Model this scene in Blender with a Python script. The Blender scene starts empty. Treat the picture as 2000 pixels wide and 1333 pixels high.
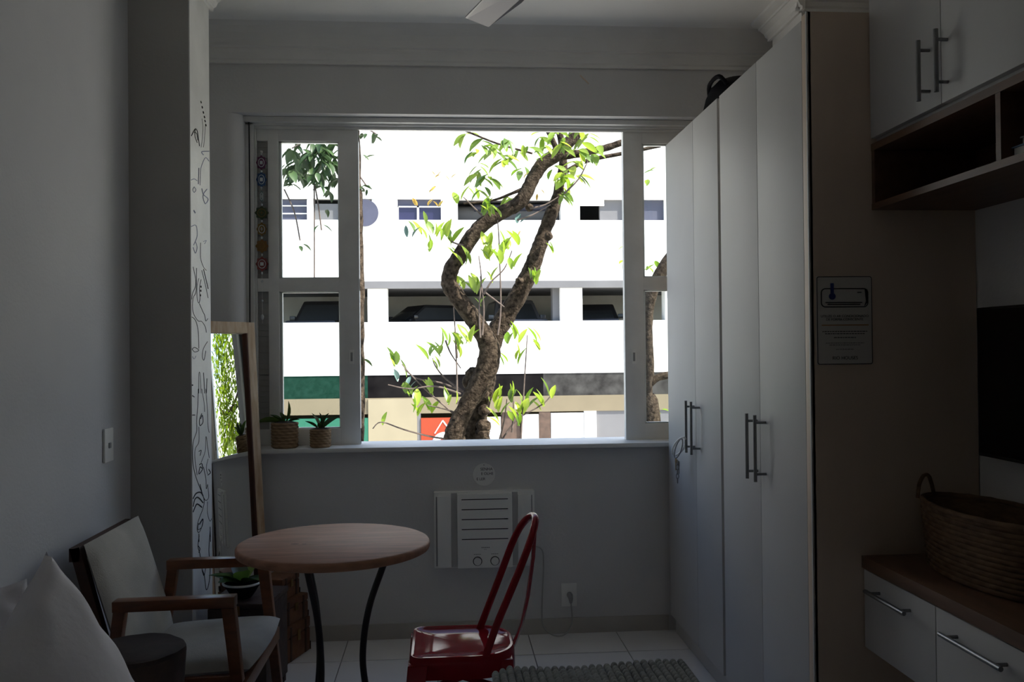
import bpy, bmesh, math, random
from mathutils import Vector, Matrix
random.seed(7)
S = bpy.context.scene
COL = S.collection

# ------------------------------------------------------------------ camera
EYE = 1.35
FPX, CXP, CYP = 1750.0, 1000.0, 666.5
_d = Vector((868.0 - CXP, -(684.0 - CYP), FPX)).normalized()      # room depth axis (right, up, forward)
_u = Vector((-0.009, 1, 0)); _u = (_u - _u.dot(_d) * _d).normalized()
_x = _u.cross(_d)
AX = (_x, _d, _u)
CAMR = Vector((_x[0], _d[0], _u[0])); CAMU = Vector((_x[1], _d[1], _u[1])); CAMF = Vector((_x[2], _d[2], _u[2]))
cam = bpy.data.objects.new('camera', bpy.data.cameras.new('camera'))
COL.objects.link(cam)
cam.matrix_world = Matrix((( CAMR.x, CAMU.x, -CAMF.x, 0), (CAMR.y, CAMU.y, -CAMF.y, 0), (CAMR.z, CAMU.z, -CAMF.z, EYE), (0, 0, 0, 1)))
cam.data.sensor_width = 36; cam.data.lens = FPX * 36 / 2000; cam.data.clip_end = 300
S.camera = cam
EYEV = Vector((0, 0, EYE))
def at(px, py, v, axis=1):
    """a measured point of the photograph at a known distance (plane axis = v)"""
    r = CAMR * (px - CXP) + CAMU * (CYP - py) + CAMF * FPX
    return EYEV + r * ((v - EYEV[axis]) / r[axis])

# ------------------------------------------------------------------ world, sun, exposure
W = bpy.data.worlds.new('world'); S.world = W; W.use_nodes = True
nt = W.node_tree
sky = nt.nodes.new('ShaderNodeTexSky'); sky.sky_type = 'NISHITA'; sky.sun_disc = False
sky.sun_elevation = math.radians(52); sky.sun_rotation = math.radians(116)
nt.links.new(sky.outputs[0], nt.nodes['Background'].inputs[0])
nt.nodes['Background'].inputs[1].default_value = 0.36
sun = bpy.data.objects.new('sun', bpy.data.lights.new('sun', 'SUN')); COL.objects.link(sun)
sun.data.energy = 12.4; sun.data.angle = math.radians(0.6); sun.data.color = (1.0, 0.95, 0.86)
sun.rotation_euler = Vector((-0.56, 0.27, -0.78)).to_track_quat('-Z', 'Y').to_euler()
S.view_settings.view_transform = 'Standard'; S.view_settings.look = 'None'
S.view_settings.gamma = 1.0; S.view_settings.use_curve_mapping = False
S.view_settings.exposure = 0.16
S.cycles.use_denoising = True
S.cycles.max_bounces = 10; S.cycles.diffuse_bounces = 7; S.cycles.transparent_max_bounces = 16
S.cycles.sample_clamp_indirect = 8.0

# ------------------------------------------------------------------ materials
def mat(name, col, rough=0.6, noise=0.06, scale=8.0, bump=0.0, bscale=60.0, metal=0.0, spec=0.5, stretch=None, col2=None):
    m = bpy.data.materials.new(name); m.use_nodes = True
    n = m.node_tree.nodes; l = m.node_tree.links
    p = n['Principled BSDF']
    p.inputs['Roughness'].default_value = rough; p.inputs['Metallic'].default_value = metal
    p.inputs['Specular IOR Level'].default_value = spec
    tc = n.new('ShaderNodeTexCoord'); mp = n.new('ShaderNodeMapping')
    if stretch: mp.inputs['Scale'].default_value = stretch
    l.new(tc.outputs['Object'], mp.inputs[0])
    t = n.new('ShaderNodeTexNoise'); t.inputs['Scale'].default_value = scale; t.inputs['Detail'].default_value = 4
    l.new(mp.outputs[0], t.inputs['Vector'])
    r = n.new('ShaderNodeValToRGB')
    c2 = col2 if col2 else tuple(min(1, c * (1 + noise)) for c in col)
    c1 = col if col2 else tuple(c * (1 - noise) for c in col)
    r.color_ramp.elements[0].position = 0.32; r.color_ramp.elements[1].position = 0.68
    r.color_ramp.elements[0].color = (*c1, 1); r.color_ramp.elements[1].color = (*c2, 1)
    l.new(t.outputs['Fac'], r.inputs[0]); l.new(r.outputs[0], p.inputs['Base Color'])
    if bump:
        b = n.new('ShaderNodeBump'); b.inputs['Strength'].default_value = bump; b.inputs['Distance'].default_value = 0.01
        t2 = n.new('ShaderNodeTexNoise'); t2.inputs['Scale'].default_value = bscale; t2.inputs['Detail'].default_value = 5
        l.new(mp.outputs[0], t2.inputs['Vector']); l.new(t2.outputs['Fac'], b.inputs['Height']); l.new(b.outputs[0], p.inputs['Normal'])
    return m
def leafmat(name, c1, c2, trans):
    m = bpy.data.materials.new(name); m.use_nodes = True
    n = m.node_tree.nodes; l = m.node_tree.links
    for q in list(n):
        if q.type != 'OUTPUT_MATERIAL': n.remove(q)
    out = [q for q in n if q.type == 'OUTPUT_MATERIAL'][0]
    oi = n.new('ShaderNodeObjectInfo'); r = n.new('ShaderNodeValToRGB')
    r.color_ramp.elements[0].color = (*c1, 1); r.color_ramp.elements[1].color = (*c2, 1)
    l.new(oi.outputs['Random'], r.inputs[0])
    d = n.new('ShaderNodeBsdfDiffuse'); t = n.new('ShaderNodeBsdfTranslucent'); g = n.new('ShaderNodeBsdfGlossy')
    g.inputs['Roughness'].default_value = 0.35
    for s in (d, t): l.new(r.outputs[0], s.inputs[0])
    mx = n.new('ShaderNodeMixShader'); mx.inputs[0].default_value = trans
    l.new(d.outputs[0], mx.inputs[1]); l.new(t.outputs[0], mx.inputs[2])
    m2 = n.new('ShaderNodeMixShader'); m2.inputs[0].default_value = 0.05
    l.new(mx.outputs[0], m2.inputs[1]); l.new(g.outputs[0], m2.inputs[2]); l.new(m2.outputs[0], out.inputs[0])
    return m
def glassmat(name, tint=(0.97, 0.985, 0.98)):
    m = bpy.data.materials.new(name); m.use_nodes = True
    n = m.node_tree.nodes; l = m.node_tree.links
    for q in list(n):
        if q.type != 'OUTPUT_MATERIAL': n.remove(q)
    out = [q for q in n if q.type == 'OUTPUT_MATERIAL'][0]
    t = n.new('ShaderNodeBsdfTransparent'); t.inputs[0].default_value = (*tint, 1)
    g = n.new('ShaderNodeBsdfGlossy'); g.inputs['Roughness'].default_value = 0.02
    f = n.new('ShaderNodeFresnel'); f.inputs[0].default_value = 1.45
    mx = n.new('ShaderNodeMixShader'); l.new(f.outputs[0], mx.inputs[0]); l.new(t.outputs[0], mx.inputs[1]); l.new(g.outputs[0], mx.inputs[2])
    l.new(mx.outputs[0], out.inputs[0])
    return m
def mirrormat(name):
    m = bpy.data.materials.new(name); m.use_nodes = True
    p = m.node_tree.nodes['Principled BSDF']; p.inputs['Metallic'].default_value = 1; p.inputs['Roughness'].default_value = 0.0
    p.inputs['Base Color'].default_value = (0.88, 0.9, 0.88, 1)
    return m

M = {}
M['wall_grey'] = mat('grey_wall_paint', (0.67, 0.665, 0.66), 0.85, 0.03, 3, 0.12, 90)
M['wall_left'] = mat('pale_wall_paint', (0.60, 0.605, 0.62), 0.85, 0.03, 3, 0.1, 90)
M['white_wall'] = mat('white_wall_paint', (0.74, 0.73, 0.71), 0.8, 0.03, 3, 0.1, 90)
M['column_shade'] = mat('shaded_column_paint', (0.42, 0.41, 0.385), 0.85, 0.03, 3, 0.1, 90)  # darker grey puts the shade of the column front into its colour
M['ceiling'] = mat('ceiling_paint', (0.90, 0.89, 0.86), 0.85, 0.03, 2, 0.08, 40)
M['plaster'] = mat('cornice_plaster', (0.82, 0.81, 0.78), 0.75, 0.03, 6)
M['white_paint'] = mat('white_window_paint', (0.78, 0.78, 0.76), 0.5, 0.05, 9, 0.08, 50)
M['louvre'] = mat('dull_louvre_paint', (0.36, 0.36, 0.345), 0.7, 0.06, 9)
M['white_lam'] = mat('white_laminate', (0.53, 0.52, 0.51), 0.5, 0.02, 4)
M['beige_lam'] = mat('beige_laminate', (0.64, 0.51, 0.40), 0.5, 0.06, 5, stretch=(1, 1, .2))
M['wood_lam'] = mat('brown_laminate', (0.13, 0.068, 0.04), 0.45, 0.2, 6, stretch=(6, .7, 6))
M['tile'] = mat('floor_tile', (0.76, 0.75, 0.75), 0.25, 0.03, 5)
M['grout'] = mat('grout', (0.22, 0.21, 0.2), 0.9, 0.1, 30)
M['baseboard'] = mat('tile_baseboard', (0.50, 0.48, 0.44), 0.5, 0.05, 6)
M['steel'] = mat('brushed_steel', (0.40, 0.40, 0.40), 0.32, 0.05, 40, metal=1)
M['dark_metal'] = mat('dark_handle_metal', (0.26, 0.26, 0.26), 0.38, 0.05, 40, metal=0.9)
M['black'] = mat('black_plastic', (0.012, 0.012, 0.013), 0.45, 0.1, 10)
M['black_iron'] = mat('black_iron', (0.015, 0.015, 0.018), 0.45, 0.1, 20)
M['ink'] = mat('black_ink', (0.012, 0.012, 0.015), 0.8, 0.1, 10)
M['ink_blue'] = mat('blue_ink', (0.30, 0.32, 0.45), 0.8, 0.1, 10)
M['screen'] = mat('tv_screen', (0.006, 0.006, 0.007), 0.2, 0.1, 3, spec=0.25)
M['white_plastic'] = mat('white_plastic', (0.86, 0.86, 0.83), 0.45, 0.03, 5)
M['recess_shade'] = mat('recess_shade', (0.50, 0.50, 0.49), 0.5, 0.03, 5)  # mid grey paints in the shading of the air conditioner's side gaps
M['cord'] = mat('pale_cord', (0.42, 0.42, 0.41), 0.5, 0.03, 5)
M['grey_plastic'] = mat('grey_plastic', (0.30, 0.30, 0.30), 0.5, 0.03, 5)
M['table_wood'] = mat('table_wood', (0.36, 0.185, 0.12), 0.55, 0.25, 5, 0.05, 30, stretch=(1.2, 9, 9), spec=0.25)
M['chair_wood'] = mat('chair_wood', (0.17, 0.062, 0.026), 0.28, 0.25, 6, stretch=(2, 9, 9))
M['pine'] = mat('mirror_pine', (0.42, 0.27, 0.15), 0.6, 0.35, 9, 0.1, 40, stretch=(5, 5, 1), col2=(0.60, 0.46, 0.32))
M['pine_dark'] = mat('mirror_lip', (0.10, 0.035, 0.02), 0.6, 0.2, 9)
M['mirror'] = mirrormat('mirror_silver')
M['glass'] = glassmat('window_glass')
M['fabric_beige'] = mat('beige_upholstery', (0.42, 0.40, 0.35), 0.9, 0.12, 6, 0.25, 220)
M['fabric_seat'] = mat('seat_upholstery', (0.40, 0.39, 0.36), 0.9, 0.22, 4, 0.25, 220)
M['pillow'] = mat('white_cotton', (0.74, 0.73, 0.78), 0.9, 0.04, 5, 0.15, 40)
M['sheet'] = mat('bed_sheet', (0.75, 0.75, 0.75), 0.9, 0.04, 5)
M['throw'] = mat('knobbly_throw', (0.36, 0.37, 0.36), 0.95, 0.1, 12)
M['stump'] = mat('dark_stump_wood', (0.045, 0.025, 0.018), 0.6, 0.4, 14, 0.3, 40)
M['stump_top'] = mat('dark_stump_top', (0.035, 0.022, 0.018), 0.7, 0.25, 20)
M['red'] = mat('red_chair_paint', (0.30, 0.012, 0.022), 0.07, 0.1, 7, spec=0.2)
M['suitcase'] = mat('old_suitcase', (0.115, 0.038, 0.014), 0.6, 0.5, 16, 0.4, 45, col2=(0.20, 0.085, 0.035))
M['suitcase_dark'] = mat('suitcase_trim', (0.05, 0.02, 0.01), 0.6, 0.3, 16)
M['brass'] = mat('aged_brass', (0.30, 0.2, 0.08), 0.4, 0.2, 20, metal=1)
M['wicker'] = mat('wicker', (0.20, 0.12, 0.06), 0.8, 0.4, 25, stretch=(1, 1, 3), col2=(0.36, 0.24, 0.13))
M['wicker_dark'] = mat('dark_wicker', (0.085, 0.042, 0.018), 0.8, 0.4, 25, stretch=(1, 1, 3), col2=(0.17, 0.095, 0.045))
M['soil'] = mat('soil', (0.03, 0.02, 0.015), 0.95, 0.3, 40)
M['paper'] = mat('sign_paper', (0.62, 0.59, 0.55), 0.9, 0.03, 3, spec=0.05)
M['sign_orange'] = mat('sign_orange_ink', (0.35, 0.17, 0.05), 0.7)
M['sign_blue'] = mat('sign_blue_ink', (0.03, 0.05, 0.22), 0.7)
M['book_blue'] = mat('book_blue', (0.10, 0.16, 0.26), 0.7, .1); M['book_grey'] = mat('book_grey', (0.30, 0.30, 0.31), 0.7, .1); M['book_brown'] = mat('book_brown', (0.22, 0.15, 0.11), 0.7, .1)
M['bag'] = mat('black_bag', (0.010, 0.010, 0.012), 0.9, 0.2, 12, spec=0.05)
M['fan'] = mat('fan_blade', (0.20, 0.185, 0.23), 0.3, 0.05, 6)
M['leaf_pot'] = leafmat('succulent_leaf', (0.02, 0.05, 0.015), (0.09, 0.17, 0.03), 0.12)
M['leaf_lime'] = leafmat('young_leaf', (0.17, 0.32, 0.02), (0.42, 0.54, 0.06), 0.55)
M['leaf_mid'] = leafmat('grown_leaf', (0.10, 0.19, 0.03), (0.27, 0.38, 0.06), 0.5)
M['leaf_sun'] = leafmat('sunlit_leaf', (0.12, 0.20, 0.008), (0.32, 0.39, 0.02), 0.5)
M['leaf_dark'] = leafmat('dark_green_leaf', (0.03, 0.06, 0.02), (0.07, 0.12, 0.045), 0.25)  # dark green foliage of the left tree
M['leaf_old'] = leafmat('yellow_leaf', (0.55, 0.33, 0.05), (0.60, 0.45, 0.12), 0.4)
M['leaf_teal'] = leafmat('blue_green_leaf', (0.10, 0.18, 0.16), (0.14, 0.24, 0.22), 0.2)
M['bark'] = mat('tree_bark', (0.014, 0.010, 0.007), 0.95, 0.5, 34, 1.0, 70, col2=(0.085, 0.064, 0.046), spec=0.1)
M['twig'] = mat('twig_bark', (0.13, 0.10, 0.085), 0.9, 0.3, 30)
# opposite building
M['b_white'] = mat('building_white', (0.80, 0.80, 0.78), 0.9, 0.02, 0.6)
M['b_grey'] = mat('building_grey', (0.15, 0.15, 0.155), 0.9, 0.08, 0.8)
M['b_black'] = mat('building_black_band', (0.006, 0.0055, 0.006), 0.95, 0.3, 1.5, col2=(0.014, 0.013, 0.013), spec=0.0)
M['b_stain'] = mat('stained_concrete_band', (0.028, 0.027, 0.026), 0.95, 0.3, 2.5, col2=(0.075, 0.074, 0.07), spec=0.0)
M['b_green'] = mat('green_mesh', (0.008, 0.030, 0.020), 0.9, 0.3, 6, col2=(0.014, 0.045, 0.032), spec=0.0)
M['b_green2'] = mat('green_panel', (0.010, 0.125, 0.072), 0.6, 0.06, 2)
M['b_beige'] = mat('beige_render', (0.185, 0.155, 0.10), 0.9, 0.05, 1.2)
M['b_cream'] = mat('cream_render', (0.275, 0.24, 0.16), 0.9, 0.05, 1.2)
M['b_orange'] = mat('orange_sign', (0.30, 0.034, 0.005), 0.6, 0.03, 2)
M['b_signwhite'] = mat('sign_white', (0.8, 0.8, 0.8), 0.6, 0.02, 2)
M['b_brown'] = mat('brown_door', (0.08, 0.05, 0.035), 0.7, 0.3, 5)
M['b_dark'] = mat('garage_dark', (0.75, 0.74, 0.68), 0.9, 0.1, 1)
M['b_navy'] = mat('navy_window', (0.02, 0.02, 0.06), 0.3, 0.1, 2)
M['b_slate'] = mat('slate_blue_panel', (0.06, 0.064, 0.10), 0.6, 0.1, 2)
M['paving'] = mat('pale_paving', (0.58, 0.56, 0.51), 0.9, 0.1, 3)
M['car_dark'] = mat('car_dark_paint', (0.02, 0.02, 0.023), 0.25, 0.05, 2)
M['car_grey'] = mat('car_grey_paint', (0.10, 0.10, 0.11), 0.25, 0.05, 2)
M['car_glass'] = mat('car_glass', (0.04, 0.045, 0.05), 0.1, 0.05, 2)
M['lamp_white'] = mat('lamp_lens', (0.7, 0.7, 0.7), 0.2, 0.05, 2)
for nm, c in dict(magenta=(0.30, 0.06, 0.20), blue=(0.06, 0.17, 0.45), aqua=(0.35, 0.5, 0.5), green=(0.05, 0.10, 0.03), gold=(0.42, 0.25, 0.04), orange=(0.42, 0.19, 0.03), crimson=(0.42, 0.06, 0.06)).items():
    M['charm_' + nm] = mat('charm_' + nm, tuple(q * .48 for q in c), 0.5, 0.1, 60)
M['crystal'] = mat('clear_bead', (0.6, 0.65, 0.66), 0.1, 0.02, 5)

# ------------------------------------------------------------------ mesh helpers
def box(bm, x0, x1, y0, y1, z0, z1, rot=None, bev=0.0):
    vs = [bm.verts.new((x, y, z)) for x in (x0, x1) for y in (y0, y1) for z in (z0, z1)]
    if rot:
        for v in vs: v.co = rot @ v.co
    fs = [(0, 1, 3, 2), (4, 6, 7, 5), (0, 4, 5, 1), (2, 3, 7, 6), (0, 2, 6, 4), (1, 5, 7, 3)]
    F = [bm.faces.new([vs[i] for i in f]) for f in fs]
    if bev:
        es = list({e for f in F for e in f.edges})
        bmesh.ops.bevel(bm, geom=es, offset=bev, segments=2, profile=0.6, affect='EDGES')
def hexa(bm, pts, bev=0.0):
    """box from 8 points: bottom ring of 4 then top ring of 4"""
    vs = [bm.verts.new(p) for p in pts]
    F = [bm.faces.new([vs[i] for i in f]) for f in ((3, 2, 1, 0), (4, 5, 6, 7), (0, 1, 5, 4), (1, 2, 6, 5), (2, 3, 7, 6), (3, 0, 4, 7))]
    if bev: bmesh.ops.bevel(bm, geom=list({e for f in F for e in f.edges}), offset=bev, segments=2, profile=0.6, affect='EDGES')
def smoothpts(pts, rad, sub):
    P = [Vector(p) for p in pts]; R = list(rad) if hasattr(rad, '__len__') else [rad] * len(P)
    if sub <= 1 or len(P) < 3: return P, R
    op, orr = [], []
    for i in range(len(P) - 1):
        a, b, c, d = P[max(i - 1, 0)], P[i], P[i + 1], P[min(i + 2, len(P) - 1)]
        for k in range(sub):
            t = k / sub
            op.append(0.5 * ((2 * b) + (c - a) * t + (2 * a - 5 * b + 4 * c - d) * t * t + (-a + 3 * b - 3 * c + d) * t ** 3))
            orr.append(R[i] * (1 - t) + R[i + 1] * t)
    op.append(P[-1]); orr.append(R[-1])
    return op, orr
def tube(bm, pts, rad, seg=8, sub=1, lump=0.0, closed=False):
    P, R = smoothpts(pts, rad, sub)
    n = len(P); rings = []; ref = None
    for i in range(n):
        if closed: t = P[(i + 1) % n] - P[i - 1]
        else: t = P[min(i + 1, n - 1)] - P[max(i - 1, 0)]
        t.normalize()
        if ref is None:
            ref = Vector((0, 0, 1)) if abs(t.z) < 0.9 else Vector((1, 0, 0))
        a = (ref - ref.dot(t) * t).normalized(); ref = a; b = t.cross(a)
        ring = []
        for k in range(seg):
            th = 2 * math.pi * k / seg
            r = R[i] * (1 + (lump * (random.random() - 0.5) if lump else 0))
            ring.append(bm.verts.new(P[i] + (a * math.cos(th) + b * math.sin(th)) * r))
        rings.append(ring)
    m = n if closed else n - 1
    for i in range(m):
        A, B = rings[i], rings[(i + 1) % n]
        for k in range(seg): bm.faces.new((A[k], A[(k + 1) % seg], B[(k + 1) % seg], B[k]))
    if not closed:
        bm.faces.new(rings[0][::-1]); bm.faces.new(rings[-1])
def bar(bm, a, b, w, h, up=(0, 0, 1), bev=0.0):
    """rectangular bar from a to b: w across, h along up"""
    a, b = Vector(a), Vector(b); t = (b - a).normalized(); u = Vector(up); u = (u - u.dot(t) * t).normalized(); s = t.cross(u)
    r = lambda p: [p + s * w / 2 * i + u * h / 2 * j for i, j in ((-1, -1), (1, -1), (1, 1), (-1, 1))]
    hexa(bm, r(a) + r(b), bev)
def lathe(bm, prof, seg=32, c=(0, 0, 0), sx=1.0, sy=1.0, fn=None, cap=True):
    rings = []
    for j, (r, z) in enumerate(prof):
        ring = []
        for k in range(seg):
            th = 2 * math.pi * k / seg
            rr = r + (fn(th, j, z) if fn else 0)
            ring.append(bm.verts.new((c[0] + rr * math.cos(th) * sx, c[1] + rr * math.sin(th) * sy, c[2] + z)))
        rings.append(ring)
    for A, B in zip(rings, rings[1:]):
        for k in range(seg): bm.faces.new((A[k], A[(k + 1) % seg], B[(k + 1) % seg], B[k]))
    if cap: bm.faces.new(rings[0][::-1]); bm.faces.new(rings[-1])
def prism(bm, poly, mapf, d0, d1):
    """extrude a 2-D outline; mapf(u, v, d) -> point"""
    A = [bm.verts.new(mapf(u, v, d0)) for u, v in poly]; B = [bm.verts.new(mapf(u, v, d1)) for u, v in poly]
    n = len(poly)
    for i in range(n): bm.faces.new((A[i], A[(i + 1) % n], B[(i + 1) % n], B[i]))
    bm.faces.new(A[::-1]); bm.faces.new(B)
def ball(bm, c, r, sx=1, sy=1, sz=1, sub=2):
    bmesh.ops.create_icosphere(bm, subdivisions=sub, radius=r, matrix=Matrix.Translation(c) @ Matrix.Diagonal((sx, sy, sz, 1)))

def tag(o, label=None, cat=None, group=None, kind=None):
    if label: o['label'] = label
    if cat: o['category'] = cat
    if group: o['group'] = group
    if kind: o['kind'] = kind
    return o
def wloc(o):
    p = Vector((0, 0, 0))
    while o: p = p + o.location; o = o.parent
    return p
def thing(name, label, cat, loc, group=None):
    o = bpy.data.objects.new(name, None); COL.objects.link(o); o.location = loc; o.empty_display_size = 0.05
    return tag(o, label, cat, group)
def obj(name, bm, m, parent=None, smooth=False, fix=True, label=None):
    if fix: bmesh.ops.recalc_face_normals(bm, faces=bm.faces[:])
    me = bpy.data.meshes.new(name); bm.to_mesh(me); bm.free()
    o = bpy.data.objects.new(name, me); COL.objects.link(o)
    if parent:
        me.transform(Matrix.Translation(-wloc(parent))); o.parent = parent
    me.materials.append(M[m] if isinstance(m, str) else m)
    if smooth:
        for p in me.polygons: p.use_smooth = True
        me.set_sharp_from_angle(angle=math.radians(smooth if smooth is not True else 50))
    if label: o['label'] = label
    return o
def centre(o):
    """move a top-level single mesh's origin to its base"""
    me = o.data; xs = [v.co for v in me.vertices]
    c = Vector((sum(v.x for v in xs) / len(xs), sum(v.y for v in xs) / len(xs), min(v.z for v in xs)))
    me.transform(Matrix.Translation(-c)); o.location = c
    return o
def B(name, m, parent, *boxes, bev=0.0, smooth=False, label=None):
    bm = bmesh.new()
    for b in boxes: box(bm, *b, bev=bev)
    return obj(name, bm, m, parent, smooth or (40 if bev else False), label=label)
def struct(o): o['kind'] = 'structure'; return o
def place(mesh, name, parent, mw):
    o = bpy.data.objects.new(name, mesh); COL.objects.link(o)
    if parent:
        o.parent = parent; mw = Matrix.Translation(-wloc(parent)) @ mw
    o.matrix_basis = mw
    return o
def textobj(name, s, size, m, parent, pos, xdir, zdir, align='CENTER', ext=0.0004):
    cu = bpy.data.curves.new(name, 'FONT'); cu.body = s; cu.size = size; cu.align_x = align; cu.extrude = ext
    t = bpy.data.objects.new('tmp', cu); COL.objects.link(t)
    me = bpy.data.meshes.new_from_object(t); bpy.data.objects.remove(t)
    X, Z = Vector(xdir).normalized(), Vector(zdir).normalized(); N = X.cross(Z)
    mw = Matrix(((X.x, Z.x, N.x, pos[0]), (X.y, Z.y, N.y, pos[1]), (X.z, Z.z, N.z, pos[2]), (0, 0, 0, 1)))
    me.transform(mw); me.name = name
    o = bpy.data.objects.new(name, me); COL.objects.link(o)
    me.transform(Matrix.Translation(-wloc(parent))); o.parent = parent
    me.materials.clear(); me.materials.append(M[m])
    return o

# ================================================================== ROOM SHELL
XL, XR, D, ZC = -1.19, 1.86, 4.24, 2.86          # left wall, right wall, window wall, ceiling
TVX = 1.55                                       # face of the partition behind the television
YB = -2.6                                        # wall behind the viewer
WX0, WX1, WZ0, WZ1 = -0.935, 1.30, 0.88, 2.465   # window opening
DO = 4.46                                        # outer face of the window wall
fl = struct(B('floor', 'grout', None, (XL - .1, XR + .1, YB, DO, -0.12, -0.006)))
tm = bmesh.new(); box(tm, -.2085, .2085, -.2085, .2085, -.008, 0.0, bev=0.0015); tmesh = bpy.data.meshes.new('tile'); tm.to_mesh(tmesh); tm.free(); tmesh.materials.append(M['tile'])
for i in range(-2, 3):
    for j in range(7):
        cx, cy = 0.172 + 0.421 * i, 3.742 - 0.421 * j
        place(tmesh, 'tile', fl, Matrix.Translation((cx, cy, random.uniform(-.0005, .0005))))
bm = bmesh.new(); box(bm, -.2085, .2085, -.139, .139, -.008, 0, bev=.0015); tm2 = bpy.data.meshes.new('tile'); bm.to_mesh(tm2); bm.free(); tm2.materials.append(M['tile'])
for i in range(-2, 3): place(tm2, 'tile', fl, Matrix.Translation((0.172 + 0.421 * i, 4.095, 0)))
struct(B('ceiling', 'ceiling', None, (XL - .1, XR + .1, YB, DO, ZC, ZC + .15)))
struct(B('wall_left', 'wall_left', None, (XL - .15, XL, YB, DO, -.12, ZC)))
struct(B('wall_right', 'white_wall', None, (XR, XR + .15, YB, DO, -.12, ZC)))
struct(B('wall_partition', 'white_wall', None, (TVX, XR, YB, 2.5, -.005, ZC)))
struct(B('wall_back', 'white_wall', None, (XL - .15, XR + .15, YB - .15, YB, -.12, ZC + .15)))
# window wall with a rounded left edge at the opening
bm = bmesh.new()
box(bm, XL, XR, D, DO, -.12, WZ0); box(bm, XL, XR, D, DO, WZ1, ZC); box(bm, WX1, XR, D, DO, WZ0, WZ1)
r = 0.07
pol = [(XL, D)] + [(WX0 - r + r * math.sin(a), D + r - r * math.cos(a)) for a in [math.pi / 2 * k / 8 for k in range(9)]] + [(WX0, DO), (XL, DO)]
prism(bm, pol, lambda u, v, d: (u, v, d), WZ0, WZ1)
ww = struct(obj('wall_window', bm, 'wall_grey', None, 35))
bm = bmesh.new(); a_, b_ = at(1133, 147, D), at(1150, 164, D); bar(bm, a_, b_, .002, .006, up=(0, 0, 1)); obj('scuff_mark', bm, 'beige_lam', ww)
struct(B('wall_facade_sunblock', 'white_wall', None, (-14, 5.5, 4.30, DO, ZC + .155, 3.7), (-14, XL - .155, 4.30, DO, -3.05, ZC + .155), (XR + .155, 14, 4.30, DO, -3.05, ZC + .155), (XL - .155, XR + .155, 4.30, DO, -3.05, -.125)))  # unseen front; upper strip added, its height and end set for sun and shade outside
# column on the left, pilaster stub on the right
CX1, CY0, CY1 = -0.961, 3.497, 3.782
colm = struct(B('wall_column', 'column_shade', None, (XL, CX1 - .004, CY0, CY1, 0, ZC)))
B('painted_face', 'white_paint', colm, (CX1 - .0045, CX1, CY0 + .0005, CY1 - .0005, 0.001, ZC), label='white painted column face covered in line drawings')  # thin skin, so the window side is painted lighter than the shaded front
pil = struct(B('wall_pilaster', 'white_wall', None, (1.53, XR, 3.7, 4.04, 2.33, ZC)))
# cornices
big = [(0, 0), (0.014, 0), (0.014, 0.014), (0.020, 0.020), (0.026, 0.046), (0.034, 0.058), (0.034, 0.066), (0.046, 0.072), (0.048, 0.082), (0.054, 0.100), (0.066, 0.125), (0.085, 0.150), (0.105, 0.168), (0, 0.168)]
small = [(0, 0), (0.012, 0), (0.012, 0.012), (0.022, 0.018), (0.030, 0.034), (0.050, 0.049), (0.056, 0.049), (0.056, 0.060), (0.078, 0.066), (0.090, 0.072), (0.090, 0.085), (0, 0.085)]
def cornice(name, prof, mapf, d0, d1):
    bm = bmesh.new(); prism(bm, prof, mapf, d0, d1); return struct(obj(name, bm, 'plaster'))
ZB, ZS = ZC - .168, ZC - .085
cornice('trim_1', big, lambda u, v, d: (d, D - u, ZB + v), XL, XR)
cornice('trim_2', small, lambda u, v, d: (CX1 + u, d, ZS + v), CY0 - .02, CY1 + .03)
cornice('trim_3', small, lambda u, v, d: (1.53 - u, d, ZS + v), 3.66, 4.07)
cornice('trim_5', small, lambda u, v, d: (d, 3.7 - u, ZS + v), 1.50, XR)
cornice('trim_6', small, lambda u, v, d: (XL + u, d, ZS + v), YB, CY0 - .1)
struct(B('baseboard_window', 'baseboard', None, (XL, 1.06, D - .012, D, 0, .072), bev=.002))
struct(B('baseboard_left', 'baseboard', None, (XL, XL + .012, YB, CY0, 0, .072), bev=.002))
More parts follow.
